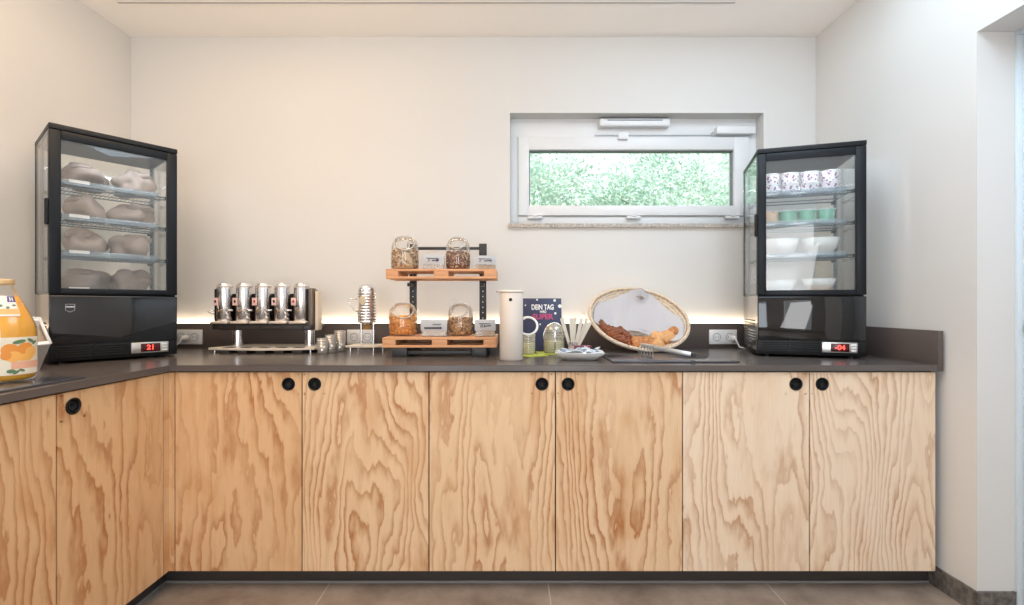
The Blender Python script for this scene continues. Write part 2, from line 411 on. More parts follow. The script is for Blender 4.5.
def outside():
    GR = P('lawn', (120, 150, 90), .9, noise_amt=.2, nscale=4)
    struct(MB().box(-14, 16, 2.96, 30, -.2, -.1).build('ground', GR))
    bark = P('bark', (140, 132, 112), .9, noise_amt=.3, nscale=12)
    leafs = [P('leaf_%d' % i, c, .55, noise_amt=.15, nscale=3) for i, c in enumerate([(222, 236, 226), (196, 220, 208), (232, 238, 228)])]
    specs = [(-.25, 6.3, 1.30, 2.6, 'pale green leafy tree outside the left end of the small window', 0),
             (1.95, 6.5, 1.30, 2.7, 'mid green leafy tree outside the middle of the small window', 1),
             (4.15, 6.4, 1.30, 2.5, 'lush green tree outside the right end of the small window', 2),
             (1.0, 10.2, 2.1, 3.6, 'far pale tree seen between the two left trees outside the window', 0),
             (4.6, 10.2, 2.1, 3.6, 'tall far tree behind the right trees outside the window', 2)]
    for (x, y, rr, h, lab, k) in specs:
        t = thing('tree', lab, 'tree', (x, y, -.1), rnd.random()*6, 'trees outside the window')
        m = MB(); m.tube([(0, 0, 0), (.03, .02, .8), (-.02, .04, 1.5), (.02, 0, 2.0)], .07, 8)
        for q in range(5):
            a = q*1.3; m.tube([(0, 0, 1+q*.2), (.4*math.cos(a), .4*math.sin(a), 1.5+q*.25), (.7*math.cos(a), .7*math.sin(a), 1.8+q*.2)], .012, 6)
        m.build('trunk', bark, t)
        m = MB(); bm = m.bm
        clumps = []
        for i in range(70):
            while True:
                v = Vector((rnd.uniform(-1, 1), rnd.uniform(-1, 1), rnd.uniform(-1, 1)))
                if .45 < v.length < 1: break
            clumps.append(Vector((v.x*rr*.8, v.y*rr*.7, h*.85 + v.z*h*.42)))
        for c in clumps:
            for _ in range(230):
                g = Vector((rnd.gauss(0, .16), rnd.gauss(0, .16), rnd.gauss(0, .11)))
                p = c+g; d = (g.normalized() + Vector((rnd.uniform(-.6, .6), rnd.uniform(-.6, .6), rnd.uniform(-.2, .8)))).normalized()
                L = rnd.uniform(.04, .075)*(1+.4*(y > 8)); a = d.orthogonal().normalized(); a.rotate(Matrix.Rotation(rnd.uniform(0, 6.3), 3, d)); w = a*L*.28
                n = d.cross(a)*L*.12
                vs = [bm.verts.new(q) for q in (p, p+d*L*.5+w+n, p+d*L, p+d*L*.5-w+n)]
                f = bm.faces.new(vs); f.material_index = rnd.choice((0, 0, 1, 2))
        order = [leafs[k], leafs[(k+1) % 3], leafs[(k+2) % 3]]
        m.build('foliage', order, t)
outside()

# ------------------------------------------------------------------ base cabinets, worktop
def cabinets():
    YD = 1.905
    z0, z1 = .080, .8765
    def door(parent, x0, x1, y, seed, hole_x, light, dark, tone, freq, xs=1.0, ang=0):
        m = MB(); t = bmesh.new()
        # front board with a real round finger hole
        hr = .0255; hx, hz = hole_x, .830; th = .019; n = 28
        X0, X1 = x0+.0024, x1-.0024
        circ = [(hx+hr*math.cos(2*PI*i/n), hz+hr*math.sin(2*PI*i/n)) for i in range(n)]
        def outer(i):
            a = 2*PI*i/n; c, s_ = math.cos(a), math.sin(a)
            q = .042; k = q/max(abs(c), abs(s_)); return (hx+c*k, hz+s_*k)
        sq = [outer(i) for i in range(n)]
        for yy, flip in ((y, False), (y+th, True)):
            cv = [t.verts.new((a, yy, b)) for a, b in circ]; sv = [t.verts.new((a, yy, b)) for a, b in sq]
            for i in range(n):
                j = (i+1) % n; t.faces.new((cv[i], cv[j], sv[j], sv[i]))
            qx0, qx1, qz0, qz1 = hx-.042, hx+.042, hz-.042, hz+.042
            for (a, b, c, d) in ((X0, qx0, z0, z1), (qx1, X1, z0, z1), (qx0, qx1, z0, qz0), (qx0, qx1, qz1, z1)):
                if b-a > 1e-4 and d-c > 1e-4: t.faces.new([t.verts.new(p) for p in ((a, yy, c), (b, yy, c), (b, yy, d), (a, yy, d))])
            if not flip: c0 = cv
        for i in range(n):
            j = (i+1) % n; t.faces.new((c0[i], c0[j], cv[j], cv[i]))
        for (a, b) in (((X0, z0), (X1, z0)), ((X1, z0), (X1, z1)), ((X1, z1), (X0, z1)), ((X0, z1), (X0, z0))):
            t.faces.new([t.verts.new(p) for p in ((a[0], y, a[1]), (b[0], y, b[1]), (b[0], y+th, b[1]), (a[0], y+th, a[1]))])
        bmesh.ops.remove_doubles(t, verts=t.verts, dist=1e-5); bmesh.ops.recalc_face_normals(t, faces=t.faces)
        m.merge(t)
        d = m.build('door', plywood('plywood_%d' % seed, seed, light, dark, freq, tone, xs, ang), parent)
        m = MB(); Mh = Matrix.Translation((hx, y-.0015, hz)) @ Matrix.Rotation(PI/2, 4, 'X')
        m.lathe([(.0262, -.0015), (.0262, .001), (.0215, .001), (.020, -.003), (.0195, -.017), (0, -.017)], 30, 0, Mh)
        m.torus((0, 0, -.004), .0135, .0022, seg=24, M=Mh)
        m.build('finger_pull', BLACK, d, label='round black recessed finger pull')
    xs = [-1.352, -.842, -.333, .1745, .684, 1.193, 1.700]
    LW, DW, TW = (222, 184, 142), (178, 118, 72), (204, 152, 104)
    RW, RD, RT = (238, 216, 190), (194, 150, 114), (224, 192, 160)  # right-hand doors: fall of light painted in as paler wood tones
    MW, MD, MT = (228, 196, 158), (184, 130, 88), (213, 169, 127)
    sets = [(LW, DW, TW, 3.8, .9), (MW, DW, TW, 6.4, 1.0), (MW, MD, TW, 4.2, 1.2), (MW, DW, TW, 4.8, .9), (RW, RD, RT, 6.2, 1.0), (RW, RD, RT, 6.8, 1.0)]
    labs = ['left double-door plywood base cabinet on the long run, under the chrome dispenser',
            'middle double-door plywood base cabinet, under the white jug and pallet stand',
            'right double-door plywood base cabinet, under the right display fridge']
    for k in range(3):
        a, b, c = xs[2*k:2*k+3]
        t = thing('base_cabinet', labs[k], 'cabinet', (0, 0, 0), 0, 'plywood base cabinets')
        m = MB(); m.box(a+.001, c-.001, YD+.021, 2.60, z0, .8795, 0); m.build('carcass', SHADOWGAP, t)
        for q, (u0, u1) in enumerate(((a, b), (b, c))):
            hx = (u1-.0545) if q == 0 else (u0+.0505)
            i = 2*k+q; st = sets[i]
            door(t, u0, u1, YD, 11+i*3, hx, st[0], st[1], st[2], st[3], st[4], 0)
    # left run: local x -> +y, local -y -> +x
    XF = -1.376
    edges = [(.40, .918), (.918, 1.435), (1.435, 1.8755)]
    lls = ['nearest plywood base cabinet of the left run, mostly out of frame', 'plywood base cabinet of the left run, cut off by the left edge of the photo', 'single-door plywood base cabinet of the left run, next to the corner']
    for k, (a, b) in enumerate(edges):
        if k == 0: continue
        t = thing('base_cabinet', lls[k], 'cabinet', (XF, 0, 0), PI/2, 'plywood base cabinets')
        m = MB(); m.box(a+.001, b-.001, .021, .70, z0, .8795); m.build('carcass', SHADOWGAP, t)
        door(t, a, b, 0, 40+k*5, a+.0545, (220, 180, 136), (174, 112, 64), (200, 146, 96), (3.0, 4.6, 2.7)[k], 1.0)
    # corner filler strips
    m = MB(); m.box(XF-.019, XF, 1.877, YD+.019, z0, z1); m.box(XF, -1.3536, YD, YD+.019, z0, z1)
    tag(m.build('corner_filler', plywood('plywood_corner', 77, LW, (196, 140, 92), 2.0, TW)), 'narrow plywood filler strip in the corner between the two cabinet runs', 'filler strip')
    # plinths
    m = MB(); m.box(-1.43, 1.7195, 1.962, 1.98, 0, .0795, 0, 0); m.box(-1.43, 1.7195, 1.9565, 1.962, 0, .010, .0008, 1)
    tag(m.build('plinth', [PLINTH, P('plinth_seal', (130, 128, 128), .35)]), 'dark kick plinth under the long run of cabinets', 'plinth')
    m = MB(); m.box(-1.448, -1.43, .55, 1.98, 0, .0795, 0, 0); m.box(-1.43, -1.4245, .55, 1.9565, 0, .010, .0008, 1)
    tag(m.build('plinth', [PLINTH, bpy.data.materials['plinth_seal']]), 'dark kick plinth under the left run of cabinets', 'plinth')
    # worktop, one L-shaped slab
    ye, xe = 1.892, -1.362
    m = MB(); m.prism([(-2.166, .40), (xe, .40), (xe, ye), (1.6975, ye), (1.6975, 2.702), (-2.166, 2.702)], .8835, TOP, bev=.0012)
    tag(m.build('worktop', LAM), 'dark grey-brown L-shaped laminate worktop over the plywood cabinets', 'worktop')
    m = MB(); m.box(-2.13, 1.6975, 2.665, 2.683, TOP+.0005, 1.044, .0008)
    tag(m.build('upstand', UPST), 'long dark upstand along the back wall, lit from behind', 'upstand', 'dark upstands')
    m = MB(); m.box(-2.158, -2.1425, .42, 2.664, TOP+.0005, 1.044, .0008)
    tag(m.build('upstand', UPST), 'dark upstand along the left wall behind the left display fridge', 'upstand', 'dark upstands')
    m = MB(); m.box(1.698, 1.718, ye-.0005, 2.70, .8835, 1.044, .0008)
    tag(m.build('upstand', UPST), 'short dark upstand on the right wall, ending the worktop', 'upstand', 'dark upstands')
    # led strips hidden between upstands and walls
    m = MB(); m.box(-2.12, 1.60, 2.685, 2.699, 1.032, 1.036)
    tag(m.build('led_strip', LEDW), 'warm glowing light strip behind the long back upstand', 'light strip')
    m = MB(); m.box(-2.166, -2.159, .45, 2.66, 1.034, 1.038)
    tag(m.build('led_strip', LEDW), 'warm glowing light strip behind the left wall upstand', 'light strip')
cabinets()

# ------------------------------------------------------------------ display fridges
def fridge(name_label, loc, rz, digits, side, badge, mirror=False):
    t = thing('display_fridge', name_label, 'display fridge', loc, rz, 'countertop display fridges')
    W, D = .2165, .19
    m = MB(); m.box(-W+.004, W-.004, -D+.022, D-.002, .022, .288, .002, 0)
    m.box(-W, W, -D+.006, -D+.022, .012, .080, .001, 0); m.box(-W, W, -D+.020, D, .010, .026, .002, 0)
    for sx in (-1, 1):
        for sy in (-1, 1): MB().cyl((sx*.17, sy*.15, 0), (sx*.17, sy*.15, .0105), .012, seg=12).build('foot', BLACK, t)
    m.build('base_housing', BLACK, t)
    for sx in (-1, 1):
        m = MB(); x = sx*(W-.0035)
        m.box(min(x, x+sx*.003), max(x, x+sx*.003), -D+.024, D-.004, .028, .286, .001)
        for k in range(9):
            z = .05+k*.014
            m.box(min(x, x+sx*.006), max(x, x+sx*.006), -D+.07, D-.03, z, z+.006, .001, 1)
        m.build('side_panel', [side, BLACK], t)
    m = MB(); m.box(-W, W, -D, -D+.018, .080, .279, .004, 0, seg=3); m.build('front_panel', GLOSSBLACK, t)
    m = MB()
    for k in range(5): m.box(-.195, .035, -D-.001, -D+.008, .026+k*.010, .0315+k*.010, .001)
    m.box(-.090, -.084, -D-.002, -D+.008, .024, .076); m.build('grille', BLACK, t)
    cp = MB().box(.044, .182, -D-.003, -D+.010, .026, .073, .002).box(.078, .150, -D-.0042, -D, .031, .068, .001, 1).build('control_panel', [STEEL, DISPLAY], t)
    for k in range(3): MB().box(.156, .177, -D-.005, -D-.002, .033+k*.013, .040+k*.013, .001).build('button', WHITEPL, cp)
    text(digits, .030, RED, cp, (.114, -D-.0046, .0495), name='digits', bold=.0006)
    # cabinet posts, roof, panes
    zb, zt = .288, .945
    m = MB()
    for sx in (-1, 1):
        m.box(sx*W-.007 if sx > 0 else sx*W, sx*W if sx > 0 else sx*W+.007, D-.010, D, zb, zt, .001)
        m.box(sx*W-.008 if sx > 0 else sx*W, sx*W if sx > 0 else sx*W+.008, -D+.023, -D+.033, zb, zt, .001)
    m.box(-W, W, D-.008, D, zb, zb+.012); m.build('corner_frame', BLACK, t)
    m = MB(); m.box(-W-.001, W+.001, -D-.001, D, zt, .967, .003); m.box(-W+.01, W-.01, -D+.03, D-.02, zt-.012, zt, 0)
    m.build('roof', P('fridge_roof_%s' % digits, (22, 25, 29), .4, spec=.3), t)
    for (a, b, c, d) in ((-W+.001, -W+.004, -D+.034, D-.011), (W-.004, W-.001, -D+.034, D-.011), (-W+.008, W-.008, D-.006, D-.003)):
        MB().box(a, b, c, d, zb+.001, zt-.001).build('glass_side', GLASS, t)
    # door
    d = MB()
    y0, y1 = -D, -D+.020
    d.box(-W, -W+.036, y0, y1, .285, .943, .003); d.box(W-.040, W, y0, y1, .285, .943, .003)
    d.box(-W+.036, W-.040, y0, y1, .285, .308, .002); d.box(-W+.036, W-.040, y0, y1, .908, .943, .002)
    dr = d.build('door', DOORFRAME, t)
    MB().box(-W+.036, W-.040, -D+.007, -D+.011, .308, .908).build('door_glass', FRPANE, dr)
    MB().box(-W-.012, -W+.001, -D+.001, -D+.022, .560, .665, .005, seg=3).build('handle', BLACK, dr)
    if badge:
        m = MB(); pts = [(-.168, .243), (-.140, .243), (-.140, .219), (-.154, .211), (-.168, .219)]
        m.tube([(a, -D-.0008, b) for a, b in pts], .0009, 6, closed=True)
        m.box(-.167, -.141, -D-.0012, -D-.0002, .230, .235)
        m.build('badge', P('badge_silver', (190, 200, 208), .3), t)
    # inner racks
    for sx in (-1, 1):
        for yy in (-.135, .145):
            m = MB(); x = sx*(W-.018); m.box(x-.006, x+.006, yy-.002, yy+.002, zb, zt-.01, .0005)
            for k in range(30): m.box(x-.002, x+.002, yy-.0026, yy+.0026, zb+.02+k*.021, zb+.029+k*.021, 0, 1)
            m.build('rack_strip', [WIRE, BLACK], t)
    MB().box(-.17, .17, -.150, -.138, zt-.024, zt-.013, .003).build('light_bar', LEDC, t)
    MB().box(-W+.01, W-.01, -D+.03, D-.012, zb, zb+.006, .001).build('inner_floor', P('inner_floor_%s' % digits, (214, 220, 224), .3), t)
    return t
def shelf(t, z, floorlevel=False):
    m = MB(); x0, x1, y0, y1 = -.186, .186, -.130, .135
    m.tube([(x0, y0, z), (x1, y0, z), (x1, y1, z), (x0, y1, z)], .0030, 6, closed=True)
    m.tube([(x0, y0, z-.012), (x1, y0, z-.012)], .0022, 6)
    for k in range(24):
        x = x0+.008+k*(x1-x0-.016)/23; m.tube([(x, y0, z-.010), (x, y0, z+.002), (x, y1, z+.002)], .0014, 5)
    for yy in (-.05, .05): m.tube([(x0, yy, z-.001), (x1, yy, z-.001)], .0022, 6)
    s = m.build('wire_shelf', WIRE, t)
    for sx in (-1, 1):
        for yy in (-.132, .142): MB().box(sx*.190-.008, sx*.190+.012, yy-.008, yy+.004, z-.012, z+.004, .001).build('shelf_clip', CLIP, s)
    m = MB(); m.box(x0+.002, x1-.03, y0-.0055, y0-.0035, z-.004, z+.017, .0005); m.build('shelf_reflection', REFLM, s)  # pale strip: the shelf's reflection put in as a tinted part
    return s
CLIP = P('clip_dark', (60, 66, 72), .4)
REFLM = glass_mat('reflection_tint', (.80, .86, .90), .12, .1, opac=.22, opc=(188, 202, 212))

LF = (-1.8484, 2.1717, TOP); LA = R(51)
lf = fridge('tall black display fridge in the left corner with brown bags inside', LF, LA, '21', SIDESTEEL, True)
RFp = (1.354+.29*.19, 2.153+.957*.19, TOP); RA = R(-16.9)
rf = fridge('tall black display fridge at the right end with yoghurt cups and bowls inside', RFp, RA, '-04', SIDESTEEL, False)
Zs = (.744, .600, .450)
for f, dz in ((lf, 0), (rf, .018)):
    for z in Zs: shelf(f, z+dz)
# price labels along the shelf fronts of the left fridge
for i, z in enumerate((.744, .600, .450, .296)):
    MB().box(-.150, -.085, -.1385, -.1365, z+.006, z+.019, 0).build('price_card', PAPER, lf)
def world(base, rz, p):
    c, s = math.cos(rz), math.sin(rz); return (base[0]+c*p[0]-s*p[1], base[1]+s*p[0]+c*p[1], base[2]+p[2])
names = ['top shelf', 'second shelf', 'third shelf', 'bottom']
for i, z in enumerate((.7475, .6035, .4535, .2945)):
    for k, x in enumerate((-.075, .082)):
        m = MB(); h = (.058, .056, .058, .052)[i]; w = (.074, .076, .076, .074)[i]
        m.blob((0, 0, h*.92), w, .085, h*1.05, 4, 2.2, .5, 15, 0, seed=i*2+k+3, flatbottom=-h*.92)
        # folded ruffled mouth of the bag
        m.blob((-.02+.05*k, -.01, h*1.62), .05, .05, .022, 3, 2.0, .5, 30, 0, seed=i+9*k)
        o = m.build('paper_bag', TAUPE2 if (i == 0 and k == 0) or i == 3 else TAUPE)
        o.location = world(LF, LA, (x, .0, z)); o.rotation_euler = (0, 0, LA+rnd.uniform(-.2, .2))
        tag(o, 'crumpled grey-brown bag on the %s of the left fridge, %s one' % (names[i] if i < 3 else 'floor', ('left', 'right')[k]), 'bag', 'bags in the left display fridge')
# right fridge contents
def cup_print(name, base, c1, c2, sc=70):
    m, nt, b = new_mat(name); N = nt.nodes.new; L = nt.links.new
    tc = N('ShaderNodeTexCoord'); n = N('ShaderNodeTexVoronoi'); n.inputs['Scale'].default_value = sc; L(tc.outputs['Object'], n.inputs['Vector'])
    r = N('ShaderNodeValToRGB'); e = r.color_ramp.elements; r.color_ramp.interpolation = 'CONSTANT'
    e[0].position = 0; e[0].color = S(c1); e[1].position = .55; e[1].color = S(base); q = e.new(.28); q.color = S(c2); q = e.new(.38); q.color = S(base)
    L(n.outputs[0], r.inputs[0]); L(r.outputs[0], b.inputs['Base Color']); b.inputs['Roughness'].default_value = .4
    return m
CUPB = cup_print('berry_print', (238, 234, 238), (120, 106, 150), (190, 130, 156), 70)
CUPG = cup_print('green_print', (150, 206, 182), (190, 225, 205), (120, 180, 155), 45)
CUPO = cup_print('orange_print', (240, 206, 180), (226, 150, 110), (245, 225, 200), 45)
def cup(mat, label, group, lp, r=.036, h=.050):
    t = thing('yoghurt_cup', label, 'yoghurt cup', world(RFp, RA, lp), RA+rnd.uniform(-.5, .5), group)
    MB().lathe([(0, 0), (r*.82, 0), (r*.84, .002), (r*.97, h-.004), (r*.97, h-.003)], 24).build('tub', mat, t)
    MB().lathe([(r*.97, h-.004), (r*1.04, h-.003), (r*1.04, h), (0, h-.0005)], 24).build('lid', WHITEPL, t)
pos4 = ['leftmost', 'second from left', 'third from left', 'rightmost']
for c in range(4):
    for l in range(2):
        cup(CUPB, 'berry-print yoghurt cup on the top shelf, %s column, %s' % (pos4[c], ('lower', 'upper')[l]), 'berry yoghurt cups', (-.142+c*.084, -.075, .7662+l*.0505), .0405)
for c in range(4):
    lab = 'orange-print yoghurt cup on the second shelf, at the left' if c == 0 else 'green-print yoghurt cup on the second shelf, %s of the green ones' % ('left', 'middle', 'right')[c-1]
    cup(CUPO if c == 0 else CUPG, lab, 'cups on the second shelf', (-.146+c*.080, -.075, .6222), .0385, .068)
def bowl(label, lp, r=.078, h=.075):
    m = MB(); m.lathe([(0, .0), (r*.45, 0), (r*.5, .004), (r*.82, h*.45), (r, h), (r*.97, h), (r*.78, h*.47), (r*.45, .008), (0, .008)], 36)
    o = m.build('serving_bowl', WHITE); o.location = world(RFp, RA, lp); tag(o, label, 'bowl', 'white bowls in the right fridge')
bowl('white bowl on the third shelf of the right fridge, left one', (-.090, -.035, .4720), .084, .085)
bowl('white bowl on the third shelf of the right fridge, right one', (.080, -.035, .4720), .082, .085)
bowl('white bowl at the bottom of the right fridge, left one', (-.095, -.035, .2945), .078, .065)
b_ = MB(); b_.box(-.085, .085, -.07, .07, 0, .010, .002)
o = b_.build('serving_board', PINE); o.location = world(RFp, RA, (.085, -.035, .2945)); o.rotation_euler = (0, 0, RA); tag(o, 'small brown wooden board under the lower right bowl in the right fridge', 'board')
bowl('white bowl at the bottom of the right fridge, right one, on the wooden board', (.075, -.035, .3048), .073, .060)

# ------------------------------------------------------------------ left end: mat, bottle, dispenser
o = MB().box(-1.70, -1.397, .95, 1.555, TOP+.0003, TOP+.0055, .0015).build('serving_slate', SLATE); tag(o, 'dark slate board under the orange juice bottle', 'slate board')
def bottle():
    z0 = TOP+.0060; x, y = -1.571, 1.470
    t = thing('juice_bottle', 'large clear glass bottle of orange juice on the dark slate board at the left', 'bottle', (x, y, z0), R(55))
    prof = [(0, .004), (.060, 0), (.069, .004), (.073, .014), (.073, .150), (.070, .172), (.058, .205), (.044, .238), (.031, .268), (.0215, .290), (.0195, .296), (.0195, .300)]
    MB().lathe(prof, 48).build('glass_body', GLASS, t)
    jp = [(0, .0055)] + [(r-.003, z+.003) for r, z in prof[1:8]] + [(.0405, .241), (.0325, .259), (.031, .262), (0, .262)]
    MB().lathe(jp, 48).build('juice', JUICE, t, label='orange juice filling the bottle to its shoulder')
    m = MB(); m.lathe([(.0215, .296), (.0228, .297), (.0228, .312), (.021, .314), (0, .314)], 32)
    for k in range(24):
        a = k*PI/12; m.box(.0225, .0235, -.0012, .0012, .299, .311, 0, 0, Matrix.Rotation(a, 4, 'Z'))
    m.build('cap', P('cap_gold', (206, 176, 130), .4, metal=.3), t)
    # front label wrapped on the cylinder, facing -y (and slightly right)
    def patch(mb, a0, a1, za, zb, rr, mi=0, shape=None, n=20, nz=1):
        V = []
        for j in range(nz+1):
            z = za+(zb-za)*j/nz; r_ = rr(z) if callable(rr) else rr
            V.append([(r_*math.sin(a0+(a1-a0)*i/n), -r_*math.cos(a0+(a1-a0)*i/n), z) for i in range(n+1)])
        for j in range(nz):
            for i in range(n): mb.poly([V[j][i], V[j][i+1], V[j+1][i+1], V[j+1][i]], mi, None, True)
    def disc(mb, a, z, ra, rz_, rr, mi, ang=0):
        def q(f, i):
            th = 2*PI*i/20; u = f*ra*math.cos(th); w = f*rz_*math.sin(th)
            aa = a+(u*math.cos(ang)-w*math.sin(ang))/.073; zz = z+u*math.sin(ang)+w*math.cos(ang)
            r_ = rr(zz) if callable(rr) else rr
            return (r_*math.sin(aa), -r_*math.cos(aa), zz)
        fs = (0, .35, .7, 1)
        for f0, f1 in zip(fs[:-1], fs[1:]):
            for i in range(20):
                if f0 == 0: mb.poly([q(0, 0), q(f1, i), q(f1, i+1)], mi)
                else: mb.poly([q(f0, i), q(f1, i), q(f1, i+1), q(f0, i+1)], mi)
    lm = [P('label_cream', (232, 224, 206), .5), P('label_orange', (232, 150, 66), .5), P('label_leaf', (96, 128, 92), .5), P('label_orange_light', (244, 182, 96), .5), P('label_pink', (236, 178, 150), .5), P('label_shadow', (150, 92, 40), .5)]
    m = MB(); A0, A1 = -.30, 1.20; off = R(-2)
    patch(m, A0, A1, .022, .136, .0738, 0)
    patch(m, A0+.35, A1, .040, .062, .0741, 4)
    disc(m, .02, .098, .020, .019, .0742, 1); disc(m, .12, .078, .020, .016, .0744, 3); disc(m, .52, .100, .022, .019, .0744, 1)
    disc(m, -.10, .082, .012, .014, .0745, 1); disc(m, .33, .088, .008, .008, .0743, 5); disc(m, .75, .090, .019, .016, .0745, 3); disc(m, .48, .074, .026, .011, .0747, 3)
    disc(m, .30, .122, .016, .006, .0745, 2, .2); disc(m, .72, .124, .012, .005, .0745, 2, -.5); disc(m, .9, .118, .010, .004, .0745, 2, .5)
    disc(m, .05, .034, .010, .006, .0745, 2); disc(m, .20, .030, .009, .004, .0745, 2, .6); disc(m, .38, .035, .008, .004, .0745, 2, -.4)
    m.build('front_label', lm, t, label='label picturing oranges')
    import bisect
    def rs(z):
        for (r0, a), (r1, b) in zip(prof[:-1], prof[1:]):
            if a <= z <= b and b > a: return r0+(r1-r0)*(z-a)/(b-a)+.0009
        return .02
    m = MB(); patch(m, -.45, .45, .200, .262, rs, 0, n=12, nz=10)
    patch(m, -.43, .43, .206, .222, lambda z: rs(z)+.0004, 1, n=12, nz=4)
    patch(m, .0, .45, .243, .261, lambda z: rs(z)+.0005, 2, n=10, nz=4)
    patch(m, .12, .18, .246, .258, lambda z: rs(z)+.001, 0, n=2, nz=2); patch(m, .26, .32, .246, .258, lambda z: rs(z)+.001, 0, n=2, nz=2); patch(m, .18, .26, .251, .2535, lambda z: rs(z)+.001, 0, n=2, nz=1)
    for zz, r_ in ((.232, .0), (.226, .3)): disc(m, -.3+r_, zz, .006, .004, lambda z: rs(z)+.0006, 3)
    disc(m, .3, .233, .007, .003, lambda z: rs(z)+.0006, 3)
    m.build('neck_label', [P('neck_label_pale', (226, 222, 220), .45), P('neck_label_orange', (238, 176, 112), .45), P('neck_label_blue', (66, 62, 132), .45), lm[2]], t, label='pale neck label with a blue badge')
bottle()
def napkin():
    x, y = -1.768, 1.775
    t = thing('napkin_dispenser', 'slanted steel container standing between the juice bottle and left fridge', 'container', (x, y, TOP+.0004), R(45))
    m = MB(); h = .13
    B = [(-.030, -.020, 0), (.002, -.020, 0), (.002, .030, 0), (-.036, .030, 0)]; T = [(-.026, -.030, .090), (.032, -.030, .096), (.002, .050, .190), (-.044, .050, .192)]
    m.poly(list(reversed(B)))
    for i in range(4):
        j = (i+1) % 4; m.poly([B[i], B[j], T[j], T[i]])
    m.build('body', STEEL, t)
    m = MB()
    c = sum((Vector(q) for q in T), Vector())/4
    for i in range(4):
        j = (i+1) % 4; a, b = Vector(T[i]), Vector(T[j]); m.tube([a, b], .004, 8)
        ai, bi = c+(a-c)*.80, c+(b-c)*.80; m.poly([a, b, bi, ai])
    m.build('rim', WHITEPL, t)
    m = MB(); I = [c+(Vector(q)-c)*.8+Vector((0, 0, -.02)) for q in T]; m.poly(I)
    m.build('insert', P('insert_brown', (150, 136, 122), .5), t)
napkin()

